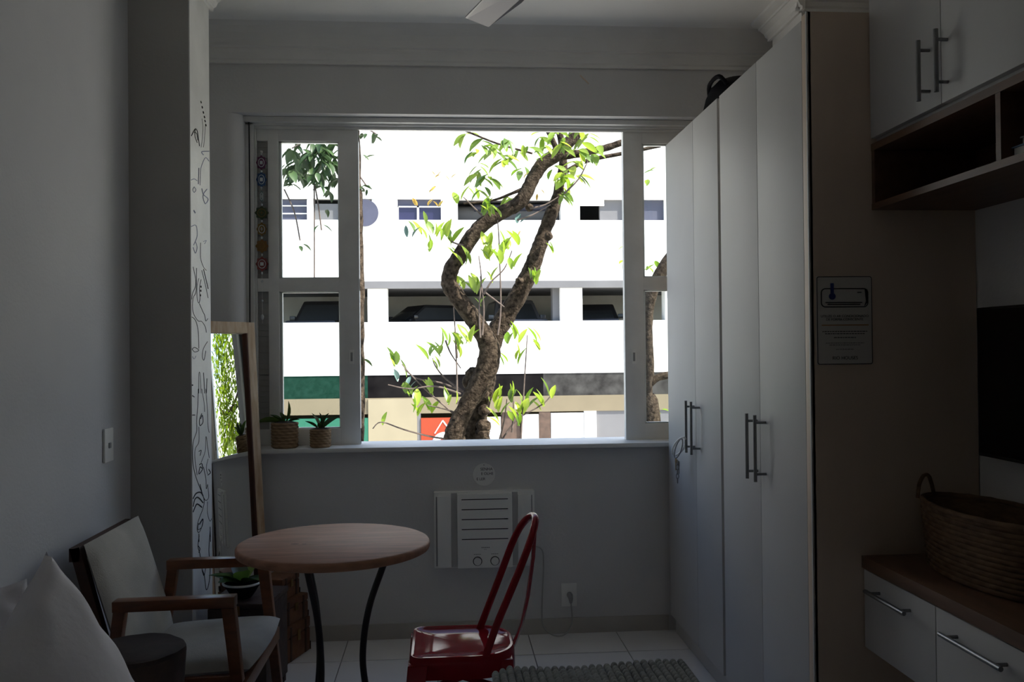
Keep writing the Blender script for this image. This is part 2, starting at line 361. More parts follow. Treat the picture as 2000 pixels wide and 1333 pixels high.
# line drawing on the column's window-side face
def strokes():
    z = {1: (360, 180, 4.45), 2: (360, 470, 4.45), 3: (360, 760, 4.45), 4: (300, 1000, 4.0)}
    L = []
    def s(reg, w, c, *p):
        ox, oy, k = z[reg]; L.append((w, c, [(ox + x / k, oy + y / k) for x, y in p]))
    b, f = 'ink', 'ink_blue'
    for p in ((140, 80), (150, 125), (160, 170), (170, 210), (175, 245), (182, 280)): s(1, 1.6, b, p, (p[0] + 5, p[1] + 14))
    s(1, .6, b, (152, 230), (160, 300), (155, 400), (145, 480)); s(1, .6, b, (182, 280), (175, 400), (165, 480))
    s(1, 1.5, b, (60, 380), (75, 350), (95, 320), (110, 340), (120, 400), (130, 470)); s(1, 1.3, b, (95, 320), (90, 380), (110, 440)); s(1, 1.2, b, (85, 350), (105, 360), (115, 420))
    s(1, 1.5, f, (213, 515), (150, 520), (165, 545)); s(1, 1.1, f, (213, 600), (185, 570), (160, 610), (140, 680), (135, 810)); s(1, 1, f, (125, 660), (120, 800))
    s(1, 1.2, f, (60, 765), (85, 755), (110, 770)); s(1, 1.1, f, (85, 825), (72, 850), (85, 872), (99, 850), (85, 825)); s(1, 1.5, f, (195, 845), (160, 900), (180, 970), (205, 930), (165, 890), (150, 840))
    s(1, 1.1, f, (60, 1170), (100, 1160), (110, 1250), (80, 1330)); s(1, 1.4, f, (80, 1030), (92, 1050)); s(1, .8, f, (165, 1300), (190, 1290), (175, 1320))
    s(2, 1.2, f, (75, 60), (95, 110), (110, 60), (95, 10)); s(2, .9, b, (140, 20), (140, 150), (165, 230), (190, 260)); s(2, 1, b, (150, 260), (180, 380), (205, 500)); s(2, 1, b, (165, 250), (205, 420))
    s(2, .9, b, (75, 230), (95, 330), (95, 400), (70, 460), (57, 510)); s(2, 1.0, b, (105, 240), (100, 440), (75, 500), (70, 590), (85, 650), (120, 700), (150, 705), (180, 750), (190, 800))
    s(2, .9, b, (125, 330), (110, 400), (110, 500), (125, 545), (135, 500), (130, 430), (135, 380), (145, 340))
    for p in ((140, 395), (138, 430), (135, 470)): s(2, 1.8, b, p, (p[0] + 2, p[1] + 14))
    s(2, 1, b, (130, 550), (160, 620), (175, 650), (185, 700), (203, 680)); s(2, 1, b, (57, 665), (85, 680), (105, 720), (120, 800), (125, 940))
    s(2, 1.0, b, (62, 945), (90, 930), (125, 955), (90, 970), (62, 945)); s(2, .8, f, (70, 1010), (85, 1030), (100, 1005)); s(2, 1, b, (200, 880), (165, 940), (155, 1010), (170, 1040), (185, 960))
    s(2, .8, b, (125, 1330), (125, 1170), (135, 1160), (145, 1330)); s(2, .8, b, (165, 1150), (175, 1330)); s(2, .8, b, (195, 1200), (190, 1330)); s(2, 1.5, b, (55, 1255), (62, 1265))
    s(3, 1.1, b, (120, 0), (115, 150), (105, 280), (105, 370), (75, 470), (70, 640), (100, 770), (150, 900), (170, 970), (160, 1040), (120, 1150), (110, 1220), (125, 1250), (150, 1200), (160, 1130), (125, 1180))
    s(3, .8, b, (150, 0), (170, 120), (175, 200)); s(3, .9, b, (185, 0), (200, 200), (205, 330), (215, 380)); s(3, 1.4, b, (150, 215), (130, 270), (135, 320), (160, 290), (155, 230), (140, 260))
    s(3, .9, b, (125, 330), (125, 460), (95, 520), (90, 600), (110, 750)); s(3, .9, b, (145, 640), (180, 540), (185, 425), (192, 430), (200, 500), (215, 600)); s(3, 1.2, b, (125, 545), (145, 535), (135, 580))
    s(3, 1.5, b, (130, 660), (150, 650), (155, 700), (125, 740), (135, 680), (150, 690)); s(3, 1, b, (205, 610), (190, 680), (200, 740)); s(3, 1.6, b, (210, 700), (225, 730), (203, 750))
    s(3, 1, b, (165, 680), (185, 780), (190, 870), (200, 830)); s(3, 1.1, b, (135, 830), (160, 930), (185, 970), (210, 940), (200, 830)); s(3, 1.0, b, (60, 60), (85, 70)); s(3, 1, b, (65, 230), (90, 228))
    s(3, 2.0, b, (65, 960), (100, 910), (140, 900), (160, 930)); s(3, 2.0, b, (65, 1030), (90, 960), (120, 945), (160, 990)); s(3, 2.0, b, (75, 1070), (100, 1010), (120, 1005), (150, 1030))
    s(3, .9, b, (200, 980), (200, 1080), (220, 1150), (235, 1130)); s(3, .9, b, (222, 1200), (226, 1330)); s(3, 1, b, (125, 1260), (125, 1330))
    s(4, 1.3, b, (355, 190), (345, 270), (360, 330), (375, 440), (395, 500), (410, 610), (430, 560), (440, 440), (430, 300), (440, 150)); s(4, 1.4, b, (345, 265), (360, 290), (352, 320)); s(4, 1.4, b, (405, 440), (393, 500), (378, 460))
    s(4, 1.1, b, (350, 90), (345, 140), (375, 120), (385, 60), (360, 100))
    return L
for inkname in ('ink', 'ink_blue'):
    bm = bmesh.new()
    for w, c, P in strokes():
        if c != inkname: continue
        V = []
        for px, py in P:
            q = at(px, py, CX1, 0); q.y = min(max(q.y, CY0 + .006), CY1 - .006); q.x = CX1 + .0006; V.append(q)
        V, _ = smoothpts(V, 0, 5)
        tube(bm, V, 0.0013 * w if len(V) > 2 else 0.002 * w, 5)
    obj('line_drawing', bm, inkname, colm, label='continuous line drawing of overlapping faces')

# ================================================================== WINDOW
wf = struct(B('window_1', 'white_paint', None, (WX0, -.897, 4.33, 4.43, .9, WZ1), (WX0, WX1, 4.33, 4.43, 2.43, WZ1), (WX1 - .04, WX1, 4.33, 4.43, .9, 2.43), (-.897, WX1 - .04, 4.345, 4.35, 2.415, 2.43), bev=.002))
B('head_track', 'white_paint', wf, (WX0, WX1 - .01, 4.30, 4.33, 2.44, 2.463))
struct(B('trim_7', 'white_paint', None, (WX0 + .001, WX1, 4.195, 4.50, .88, .9), bev=.003))['label'] = 'white painted window sill board'
def sash(root, x0, x1, gx0, gx1, y0, y1, louvre=None):
    zr = ((.9, .978), (1.637, 1.70), (2.36, 2.428))
    lx0 = louvre[0] if louvre else x0
    for a, b in zr: B('rail', 'white_paint', root, (lx0 + .0005, x1, y0, y1, a, b), bev=.002)
    for a, b in ((x0, lx0),) * bool(louvre) + ((louvre[1] if louvre else x0, gx0), (gx1, x1)):
        if b - a > .004:
            B('stile', 'white_paint', root, (a, b, y0 - .0005, y1 + .0005, .9, 2.428), bev=.002)
    for a, b in ((.978, 1.637), (1.70, 2.36)):
        B('pane', 'glass', root, (gx0, gx1, y0 + .014, y0 + .018, a, b))
        # glazing bead
        B('glazing_bead', 'white_paint', root, (gx0, gx0 + .012, y0 + .018, y1 - .002, a, b), (gx1 - .006, gx1, y0 + .018, y1 - .002, a, b), (gx0, gx1, y0 + .018, y1 - .002, a, a + .006), (gx0, gx1, y0 + .018, y1 - .002, b - .006, b))
        if louvre:
            B('louvre_backing', 'louvre', root, (louvre[0] + .0005, louvre[1] - .0005, y1 - .008, y1 - .002, a, b))
            sm = bmesh.new(); box(sm, louvre[0], louvre[1], -.014, .014, -.0015, .0015); sl = bpy.data.meshes.new('slat'); sm.to_mesh(sl); sm.free(); sl.materials.append(M['louvre'])
            n = int((b - a) / .0255)
            for k in range(n):
                place(sl, 'slat', root, Matrix.Translation((0, (y0 + y1) / 2, a + .012 + k * (b - a) / n)) @ Matrix.Rotation(math.radians(82), 4, 'X'))
ls = tag(thing('sliding_sash', '', 'window sash', (-.65, 4.37, .9)), 'white wooden sash with louvre strip and two panes, beside the leaning mirror', 'window sash')
sash(ls, -.896, -.405, -.785, -.500, 4.352, 4.392, (-.888, -.835))
rs = thing('sliding_sash', 'white wooden sash with two panes, half hidden behind the wardrobe', 'window sash', (1.07, 4.37, .9))
sash(rs, .886, 1.255, .981, 1.16, 4.352, 4.392)
for root, px in ((ls, 687), (rs, 1238)):
    c = at(px, 697, 4.352)
    pl = B('latch', 'white_plastic', root, (c.x - .011, c.x + .011, 4.346, 4.352, c.z - .036, c.z + .036), bev=.003)
    B('finger_slot', 'grey_plastic', pl, (c.x - .005, c.x + .005, 4.3445, 4.3465, c.z - .022, c.z + .02))
bm = bmesh.new(); tube(bm, [(-.915, 4.322, 2.45), (-.914, 4.322, 2.0), (-.917, 4.322, 1.5), (-.915, 4.322, .93)], .0032, 6, 4)
tag(centre(obj('window_cable', bm, 'black', None, True)), 'thin dark cable running down the left window jamb', 'cable')

# string of coloured charms hanging on the louvre strip
ch = thing('chakra_mobile', 'hanging string of seven coloured disc charms on the louvre strip', 'wall charm', (at(511, 290, 4.335).x, 4.335, 1.3))
X0 = at(511, 400, 4.335).x
bm = bmesh.new(); tube(bm, [(X0, 4.335, at(511, 296, 4.335).z), (X0, 4.335, at(511, 632, 4.335).z)], .0007, 5); obj('thread', bm, 'white_plastic', ch)
hk = at(511, 296, 4.335).z
B('hook', 'white_plastic', ch, (X0 - .004, X0 + .004, 4.333, 4.353, hk - .004, hk + .004))
for py, c, rw, rh in ((318, 'magenta', 9, 13), (351, 'blue', 9, 14), (384, 'aqua', 4, 11), (416, 'green', 12, 12), (448, 'gold', 9, 12), (481, 'orange', 11, 12), (516, 'crimson', 11, 13)):
    q = at(511, py, 4.335); kx, kz = rw * 4.33 / 1750, rh * 4.33 / 1750
    bm = bmesh.new()
    pet = 8
    poly = [((1 + .10 * math.cos(pet * a)) * kx * math.cos(a), (1 + .10 * math.cos(pet * a)) * kz * math.sin(a)) for a in [2 * math.pi * k / 48 for k in range(48)]]
    prism(bm, poly, lambda u, v, d: (X0 + u, d, q.z + v), 4.333, 4.338)
    o = obj('charm', bm, 'charm_' + c, ch)
    bm = bmesh.new()
    tube(bm, [(X0 + .62 * kx * math.cos(a), 4.3325, q.z + .62 * kz * math.sin(a)) for a in [2 * math.pi * k / 20 for k in range(20)]], .0018, 5, closed=True)
    if c in ('crimson', 'magenta', 'blue'): box(bm, X0 - .3 * kx, X0 + .3 * kx, 4.331, 4.333, q.z - .25 * kz, q.z + .25 * kz)
    else: tube(bm, [(X0 - .3 * kx, 4.332, q.z), (X0 + .3 * kx, 4.332, q.z)], .0015, 5); tube(bm, [(X0, 4.332, q.z - .3 * kz), (X0, 4.332, q.z + .3 * kz)], .0015, 5)
    obj('emblem', bm, 'charm_gold' if c in ('green', 'orange') else 'crystal', o)
for py in (301, 335, 367, 400, 432, 465, 498, 534, 550, 588, 620):
    q = at(511, py, 4.335); bm = bmesh.new(); ball(bm, (X0, 4.335, q.z), .0075 if py == 620 else .005, sz=1.9 if py == 620 else 1.3); obj('bead', bm, 'crystal', ch, True)

# ================================================================== POTS ON THE SILL
def leafmesh(name, m, L, Wd, fold=0.25, curl=0.25, nseg=5):
    me = bpy.data.meshes.new(name); v, f = [], []
    for i in range(nseg + 1):
        t = i / nseg; w = Wd / 2 * math.sin(math.pi * min(1, (t * .93 + .05))) ** .8
        y = t * L; z = -curl * L * t * t
        v += [(-w, y, z + w * fold * 2), (0, y, z), (w, y, z + w * fold * 2)]
    for i in range(nseg):
        a = i * 3; f += [(a, a + 1, a + 4, a + 3), (a + 1, a + 2, a + 5, a + 4)]
    me.from_pydata(v, [], f); me.materials.append(M[m])
    for p in me.polygons: p.use_smooth = True
    return me
def orient(pos, direc, roll=0.0, s=1.0):
    y = Vector(direc).normalized(); ref = Vector((0, 0, 1)) if abs(y.z) < .95 else Vector((1, 0, 0))
    x = y.cross(ref).normalized(); z = x.cross(y)
    R = Matrix(((x.x, y.x, z.x), (x.y, y.y, z.y), (x.z, y.z, z.z))).to_4x4()
    return Matrix.Translation(pos) @ R @ Matrix.Rotation(roll, 4, 'Y') @ Matrix.Scale(s, 4)
def woven_pot(name, label, c, R0, R1, h, rows, leaves):
    t = thing(name, label, 'potted plant', c)
    seg, sub = 96, 6
    pr = [(R0 * .9, 0)] + [(R0 + (R1 - R0) * i / (rows * sub), .004 + (h - .004) * i / (rows * sub)) for i in range(rows * sub + 1)]
    def fn(th, j, z):
        k = (j - 1) / sub; row = math.floor(k); u = k - row
        return .0042 * abs(math.sin(math.pi * u)) ** .6 * (0.65 + .35 * math.sin(th * 11 + row * math.pi + u * 3.0)) if j else 0
    bm = bmesh.new(); lathe(bm, pr, seg, c, fn=fn, cap=True); obj('woven_pot', bm, 'wicker', t, 60)
    bm = bmesh.new(); lathe(bm, [(R1 * .9, h + .0005), (R1 * .5, h + .006), (.004, h + .007)], 24, c); obj('soil', bm, 'soil', t, True)
    me = leafmesh('leaf', 'leaf_pot', 1.0, .42, .35, .12, 6)
    for d, L, roll in leaves:
        place(me, 'leaf', t, orient(Vector(c) + Vector((d[0] * .012, d[1] * .012, h)), d, roll, L))
pc = at(553, 878, 4.215)
woven_pot('potted_succulent', 'larger woven pot on the sill with dark leaves leaning left', (pc.x, 4.262, .9), .059, .060, .118, 8,
          [((-1, -.1, .12), .115, .5), ((.25, .1, 1), .10, .2), ((-.6, -.2, .5), .07, -.3), ((.8, .2, .25), .06, .2), ((.1, -.5, .6), .055, .9), ((-.3, .4, .7), .06, 0)])
pc = at(624, 877, 4.215)
woven_pot('potted_succulent', 'smaller woven pot on the sill with spiky dark green leaves', (pc.x, 4.255, .9), .046, .047, .086, 7,
          [((-.9, -.2, .75), .07, .2), ((.9, -.1, .8), .10, -.4), ((.1, -.3, 1), .08, .1), ((-.4, .3, 1), .085, .5), ((.35, .2, 1), .08, .2), ((0, -.8, .8), .05, .3)])

# ================================================================== MIRROR
th = math.radians(27.6); lean = 0.055
tv = Vector((math.sin(th), math.cos(th), 0)); nh = Vector((math.cos(th), -math.sin(th), 0))
nv = (nh + Vector((0, 0, lean))).normalized(); up = nv.cross(tv); up = up if up.z > 0 else -up
MH, MW = 1.487, 0.39
top_r = Vector((-.885, 4.185, 1.483)); base_r = top_r - up * (top_r.z / up.z)
mroot = thing('leaning_mirror', 'tall pine-framed mirror leaning beside the column, reflecting trees', 'mirror', base_r - tv * MW / 2)
def mp(u, v, w): return base_r - tv * (MW - u) + up * v + nv * w      # u 0..MW from left, v up, w out
HH = top_r.z / up.z
def mbar(u0, u1, v0, v1, w0, w1, name, m, parent):
    bm = bmesh.new(); hexa(bm, [mp(u0, v0, w0), mp(u1, v0, w0), mp(u1, v1, w0), mp(u0, v1, w0), mp(u0, v0, w1), mp(u1, v0, w1), mp(u1, v1, w1), mp(u0, v1, w1)], .0015); return obj(name, bm, m, parent, 40)
mbar(0, .05, 0.002, HH, 0, .022, 'frame_stile', 'pine', mroot); mbar(MW - .05, MW, 0.002, HH, 0, .022, 'frame_stile', 'pine', mroot)
mbar(.05, MW - .05, 0.002, .05, 0, .022, 'frame_rail', 'pine', mroot); mbar(.05, MW - .05, HH - .05, HH, 0, .022, 'frame_rail', 'pine', mroot)
mbar(.048, MW - .048, .048, HH - .048, .004, .010, 'mirror_glass', 'mirror', mroot)
mbar(MW - .056, MW - .0495, .05, HH - .05, .010, .021, 'inner_lip', 'pine_dark', mroot); mbar(.0495, .056, .05, HH - .05, .010, .021, 'inner_lip', 'pine_dark', mroot)

# ================================================================== WARDROBE
WF = 1.055; WT = 2.31
def handle(parent, bx, y, z0, z1, face, post=None, m='dark_metal', horizontal=None):
    bm = bmesh.new(); tube(bm, [(bx, y, z0), (bx, y, z1)], .006, 10); h = obj('handle', bm, m, parent, True)
    for z in (z0 + .025, z1 - .025):
        bm = bmesh.new(); tube(bm, [(bx, y, z), (face + .0005, y, z)], .0045, 8); obj('handle_post', bm, m, h, True)
    return h
def wardrobe(label, y0, y1, split, h1, h2, door_order):
    t = thing('wardrobe', label, 'wardrobe', ((WF + TVX) / 2, (y0 + y1) / 2, 0))
    B('carcass', 'beige_lam', t, (WF + .02, TVX - .004, y0, y1, .085, WT - .001))
    B('plinth', 'white_lam', t, (WF + .028, TVX - .004, y0 + .001, y1 - .001, 0.001, .085))
    for a, b, hy in ((y0 + .012, split - .0015, h1), (split + .0015, y1 - .012, h2)):
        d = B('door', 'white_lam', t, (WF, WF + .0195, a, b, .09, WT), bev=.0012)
        handle(d, WF - .037, hy, .905, 1.125, WF)
    return t
wardrobe('white two-door wardrobe unit next to the window, keys on its handle', 3.362, 4.19, 3.715, 3.655, 3.735, 0)
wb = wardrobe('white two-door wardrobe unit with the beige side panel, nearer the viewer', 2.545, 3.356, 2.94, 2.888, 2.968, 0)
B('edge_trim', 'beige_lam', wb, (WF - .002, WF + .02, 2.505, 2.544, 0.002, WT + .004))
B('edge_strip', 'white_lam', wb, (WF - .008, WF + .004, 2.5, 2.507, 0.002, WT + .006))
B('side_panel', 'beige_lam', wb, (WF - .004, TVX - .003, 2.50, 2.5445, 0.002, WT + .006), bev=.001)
# black bag on the wardrobe
bm = bmesh.new(); ball(bm, (1.22, 3.62, 2.37), .1, 1.3, 2.3, .75, 3)
for v in bm.verts: v.co.z = max(v.co.z, 2.3115); v.co += Vector((0, 0, .02 * math.sin(v.co.y * 25)))*(1 if v.co.z > 2.33 else 0)
tb = thing('travel_bag', 'black soft bag lying on top of the wardrobe', 'bag', (1.22, 3.62, 2.31)); obj('bag_body', bm, 'bag', tb, True)
bm = bmesh.new(); tube(bm, [(1.14, 3.5, 2.40), (1.12, 3.55, 2.45), (1.12, 3.68, 2.45), (1.14, 3.74, 2.40)], .009, 8, 4); obj('bag_handle', bm, 'bag', tb, True)
# keys and ring on the wardrobe handle
kr = thing('key_ring', 'key ring with metal loop and small keys hung on a wardrobe handle', 'keys', (1.016, 3.735, .80))
def loop(c, a, b, ax, bx, n=24): return [Vector(c) + Vector(ax) * a * math.cos(2 * math.pi * k / n) + Vector(bx) * b * math.sin(2 * math.pi * k / n) for k in range(n)]
bm = bmesh.new(); tube(bm, loop((1.003, 3.795, .925), .078, .020, Vector((-.10, .80, -.55)).normalized(), Vector((-.7, .3, .5)).normalized()), .0042, 6, closed=True); obj('ring', bm, 'white_plastic', kr, True)
bm = bmesh.new(); tube(bm, loop((.998, 3.785, .917), .064, .015, Vector((-.05, .70, -.70)).normalized(), Vector((-.5, .6, .5)).normalized()), .0026, 6, closed=True); obj('ring', bm, 'steel', kr, True)
for k in range(3):
    y = 3.835 - .012 * k; x = .998 + .004 * k; z = .872 - .006 * k
    bm = bmesh.new(); box(bm, x - .001, x + .001, y - .011, y + .011, z - .022, z, bev=.0005); box(bm, x - .001, x + .001, y - .004, y + .005, z - .055, z - .02); obj('key', bm, ('brass', 'steel', 'dark_metal')[k], kr, 40)
for k in range(4):
    bm = bmesh.new(); tube(bm, loop((1.0, 3.815, .832 - .019 * k), .012, .0055, (0, 0, 1), (0, 1, 0) if k % 2 else (1, 0, 0), 12), .0016, 5, closed=True); obj('chain_link', bm, 'dark_metal', kr, True)

# sign on the side panel
YS = 2.4985
sg = thing('notice_board', 'small portrait notice about air conditioning fixed to the beige panel', 'sign', (1.148, YS, 1.297))
sx0, sx1, sz0, sz1 = 1.0655, 1.2305, 1.297, 1.551
B('board', 'paper', sg, (sx0, sx1, YS - .003, YS + .001, sz0, sz1), bev=.0008)
def rrect(x0, x1, z0, z1, r, n=6):
    P = []
    for cx, cz, a0 in ((x1 - r, z1 - r, 0), (x0 + r, z1 - r, 90), (x0 + r, z0 + r, 180), (x1 - r, z0 + r, 270)):
        P += [(cx + r * math.cos(math.radians(a0 + 90 * k / n)), YS - .0032, cz + r * math.sin(math.radians(a0 + 90 * k / n))) for k in range(n + 1)]
    return P
bm = bmesh.new(); tube(bm, rrect(sx0 + .0015, sx1 - .0015, sz0 + .0015, sz1 - .0015, .006), .0011, 5, closed=True); obj('border', bm, 'ink', sg)
bm = bmesh.new(); tube(bm, rrect(sx0 + .014, sx1 - .013, sz1 - .088, sz1 - .036, .012), .0016, 5, closed=True)
prism(bm, [(sx1 - .022, sz1 - .037), (sx1 - .014, sz1 - .043), (sx1 - .0135, sz1 - .075), (sx1 - .024, sz1 - .087), (sx1 - .019, sz1 - .072)], lambda u, v, d: (u, d, v), YS - .0045, YS - .003)
box(bm, sx0 + .026, sx1 - .030, YS - .0045, YS - .003, sz1 - .077, sz1 - .0745); box(bm, sx0 + .032, sx1 - .036, YS - .0045, YS - .003, sz1 - .0825, sz1 - .080); box(bm, sx1 - .044, sx1 - .032, YS - .0045, YS - .003, sz1 - .048, sz1 - .0455)
obj('air_conditioner_drawing', bm, 'ink', sg)
bm = bmesh.new(); bx = sx0 + .046; box(bm, bx - .0045, bx + .0045, YS - .0055, YS - .003, sz1 - .055, sz1 - .020); lathe(bm, [(.0095, 0), (.0095, .002)], 20); 
for v in list(bm.verts)[-40:]: v.co = Vector((bx + v.co.x, YS - .003 - v.co.z * 1.3, sz1 - .058 + v.co.y))
obj('thermometer', bm, 'sign_blue', sg)
xm = (sx0 + sx1) / 2
textobj('notice_text', 'UTILIZE O AR CONDICIONADO', .0098, 'ink', sg, (xm, YS - .0031, sz1 - .118), (1, 0, 0), (0, 0, 1)); textobj('notice_text', 'DE FORMA CONSCIENTE', .0098, 'ink', sg, (xm, YS - .0031, sz1 - .1275), (1, 0, 0), (0, 0, 1))
bm = bmesh.new(); box(bm, sx0 + .014, sx1 - .012, YS - .0036, YS - .003, sz1 - .142, sz1 - .139); obj('orange_line', bm, 'sign_orange', sg)
bm = bmesh.new()
for dz, ins in ((.160, .016), (.1665, .024), (.1775, .050), (.193, .026), (.1985, .036), (.211, .056)):
    x = sx0 + ins
    while x < sx1 - ins:
        w = random.uniform(.003, .009); box(bm, x, min(x + w, sx1 - ins), YS - .0036, YS - .003, sz1 - dz, sz1 - dz + (.0022 if dz < .19 else .0014)); x += w + .0018
obj('small_print', bm, 'ink', sg)
textobj('notice_text', 'RIO HOUSES', .0135, 'ink', sg, (xm, YS - .0031, sz1 - .2395), (1, 0, 0), (0, 0, 1))

# ================================================================== UPPER CABINET, SHELF, TV, BASE UNIT (right)
XU = 1.232; YN = 0.9
uc = thing('wall_cabinet', 'white-doored overhead cabinet with open brown niche under it', 'cabinet', ((XU + TVX) / 2, 1.8, 1.74))
B('carcass', 'white_lam', uc, (XU + .02, TVX - .003, YN, 2.498, 1.933, 2.60))
yy = [2.496, 2.125, 1.70, 1.30, .9]
for k in range(4):
    d = B('door', 'white_lam', uc, (XU, XU + .0195, yy[k + 1] + .0015, yy[k] - .0015, 1.948, 2.60), bev=.0012)
    hy = yy[k + 1] + .052 if k % 2 == 0 else yy[k] - .03
    handle(d, XU - .03, hy, 1.968, 2.122, XU, m='dark_metal')
B('niche_top', 'wood_lam', uc, (XU + .002, TVX - .003, YN, 2.498, 1.912, 1.9325)); B('niche_bottom', 'wood_lam', uc, (XU + .002, TVX - .003, YN, 2.498, 1.742, 1.760))
B('niche_back', 'wood_lam', uc, (TVX - .012, TVX - .0035, YN, 2.498, 1.7605, 1.9115))
for y in (2.488, 1.905, 1.30, .91): B('niche_divider', 'wood_lam', uc, (XU + .003, TVX - .013, y - .009, y + .009, 1.7605, 1.9115))
bks = (('blue-grey book at the bottom of the niche pile', 'book_blue', .024, 0), ('grey book in the middle of the niche pile', 'book_grey', .020, .012), ('brown book on top of the niche pile', 'book_brown', .018, .03))
z = 1.7612
for lb, m, h, off in bks:
    t = thing('book', lb, 'book', (1.34, 1.80, z), 'books in the niche')
    B('cover', m, t, (1.252 + off, 1.43, 1.70, 1.885 - off, z, z + .003), (1.252 + off, 1.43, 1.70, 1.885 - off, z + h - .003, z + h), (1.427, 1.43, 1.70, 1.885 - off, z + .003, z + h - .003))
    B('pages', 'paper', t, (1.256 + off, 1.4265, 1.704, 1.881 - off, z + .0031, z + h - .0031)); z += h + .0004
tvt = thing('television', 'black flat television on the right wall above the counter', 'television', (1.53, 1.9, 1.04))
B('casing', 'black', tvt, (1.508, 1.545, 1.42, 2.438, 1.036, 1.455), bev=.003); B('screen_panel', 'screen', tvt, (1.5068, 1.5085, 1.43, 2.430, 1.046, 1.447)); B('wall_mount', 'black', tvt, (1.544, 1.5495, 1.8, 2.1, 1.15, 1.35))
XB = 1.195
ct = tag(centre(B('counter_top', 'wood_lam', None, (XB - .006, TVX - .002, .9, 2.4975, .714, .748), bev=.001)), 'dark brown wooden counter board under the wicker basket', 'counter')
for k, (a, b) in enumerate(((2.12, 2.496), (1.72, 2.119), (1.32, 1.719))):
    t = thing('drawer_unit', ('white floating drawer unit under the counter, against the beige panel', 'white floating drawer unit under the counter, second from the beige panel', 'white floating drawer unit under the counter, third from the beige panel')[k], 'drawer unit', ((XB + TVX) / 2, (a + b) / 2, .487), 'floating drawer units')
    B('carcass', 'beige_lam', t, (XB + .02, TVX - .003, a + .0005, b - .0005, .487, .7125))
    d = B('drawer', 'white_lam', t, (XB, XB + .0195, a + .0015, b - .0015, .487, .709), bev=.001)
    y0, y1 = a + .095, b - .068
    bm = bmesh.new(); tube(bm, [(XB - .03, y0, .664), (XB - .03, y1, .664)], .006, 10); h = obj('handle', bm, 'dark_metal', d, True)
    for y in (y0 + .025, y1 - .025):
        bm = bmesh.new(); tube(bm, [(XB - .03, y, .664), (XB + .0005, y, .664)], .0045, 8); obj('handle_post', bm, 'dark_metal', h, True)
# wicker basket
bk = thing('wicker_basket', 'oval dark wicker basket with looped handles on the counter', 'basket', (1.392, 2.19, .7485))
rows, sub, seg = 13, 5, 120
pr = [(.80, .0)] + [(.90 + .10 * (i / (rows * sub)) ** .8, .002 + .172 * i / (rows * sub)) for i in range(rows * sub + 1)]
def fnb(th, j, z):
    if not j: return 0
    k = (j - 1) / sub; row = math.floor(k); u = k - row
    return .035 * abs(math.sin(math.pi * u)) ** .6 * (.6 + .4 * math.sin(th * 30 + row * math.pi))
bm = bmesh.new(); lathe(bm, pr, seg, (1.392, 2.19, .7485), .118, .27, fnb, cap=False)
lathe(bm, [(.80, .001), (.80, .006)], 60, (1.392, 2.19, .7485), .118, .27); lathe(bm, [(.90, .172), (.93, .1735), (.82, .1), (.8, .007)], 60, (1.392, 2.19, .7485), .118, .27, cap=False)
obj('basket_body', bm, 'wicker_dark', bk, 60)
bm = bmesh.new(); tube(bm, [(1.392 + .116 * math.cos(a), 2.19 + .266 * math.sin(a), .925) for a in [2 * math.pi * k / 60 for k in range(60)]], .008, 8, closed=True, lump=.25); obj('rim', bm, 'wicker_dark', bk, True)
for s in (1, -1):
    y = 2.19 + s * .235; bm = bmesh.new(); tube(bm, [(1.32, y, .922), (1.325, y, .957), (1.345, y + .012 * s, .982), (1.365, y + .018 * s, .977), (1.38, y + .02 * s, .922)], .0055, 7, 5, lump=.2); obj('handle', bm, 'wicker_dark', bk, True)

# ================================================================== AIR CONDITIONER, DISC, OUTLET, SWITCH
ac = thing('air_conditioner', 'white window air conditioner set into the grey wall under the sill', 'air conditioner', (.18, D, .33))
y0 = D - .045
B('housing', 'white_plastic', ac, (-.056, .416, y0 + .008, D + .004, .330, .685), bev=.004)
B('side_grille', 'white_plastic', ac, (-.040, .024, y0 - .004, y0 + .009, .338, .668), bev=.002); B('side_grille', 'white_plastic', ac, (.337, .400, y0 - .004, y0 + .009, .338, .668), bev=.002)
for a, b in ((-.046, -.0405), (.4005, .405)): B('groove', 'grey_plastic', ac, (a, b, y0 + .004, y0 + .0085, .342, .664))
for a, b in ((.0245, .052), (.310, .3365)): B('recess', 'recess_shade', ac, (a, b, y0 + .006, y0 + .0085, .335, .68))
fp = B('front_panel', 'white_plastic', ac, (.053, .309, y0 - .016, y0 + .0085, .333, .678), bev=.003)
for k in range(5):
    z = .652 - .0462 * k; B('slot', 'black', fp, (.073, .289, y0 - .0166, y0 - .0155, z - .002, z + .002))
bm = bmesh.new()
for x in (.164, .172, .180, .188, .196): box(bm, x, x + .006, y0 - .0164, y0 - .0158, .4255, .4300)
for x in (.176, .183): box(bm, x, x + .004, y0 - .0164, y0 - .0158, .418, .4205)
for c in (.145, .226):
    for k in range(4): box(bm, c - .017 + k * .0085, c - .0105 + k * .0085, y0 - .0164, y0 - .0158, .3955, .3985)
obj('printed_marks', bm, 'grey_plastic', fp)
for c in (.145, .226):
    bm = bmesh.new(); lathe(bm, [(.0215, 0), (.0215, .003)], 28)
    for v in bm.verts: v.co = Vector((c + v.co.x, y0 - .0155 - v.co.z, .365 + v.co.y))
    rg = obj('dial_ring', bm, 'black', fp, True)
    bm = bmesh.new(); lathe(bm, [(.018, 0.003), (.017, .014), (.004, .015)], 28); box(bm, -.0035, .0035, -.016, .016, .012, .019)
    for v in bm.verts: v.co = Vector((c + v.co.x, y0 - .0155 - v.co.z, .365 + v.co.y))
    obj('dial', bm, 'white_plastic', rg, 40)
dc = thing('wall_plaque', 'small round white plaque with lettering above the air conditioner', 'plaque', (.181, D, .709))
bm = bmesh.new(); lathe(bm, [(.0515, 0), (.0535, .001), (.0535, .005), (.0525, .006)], 48)
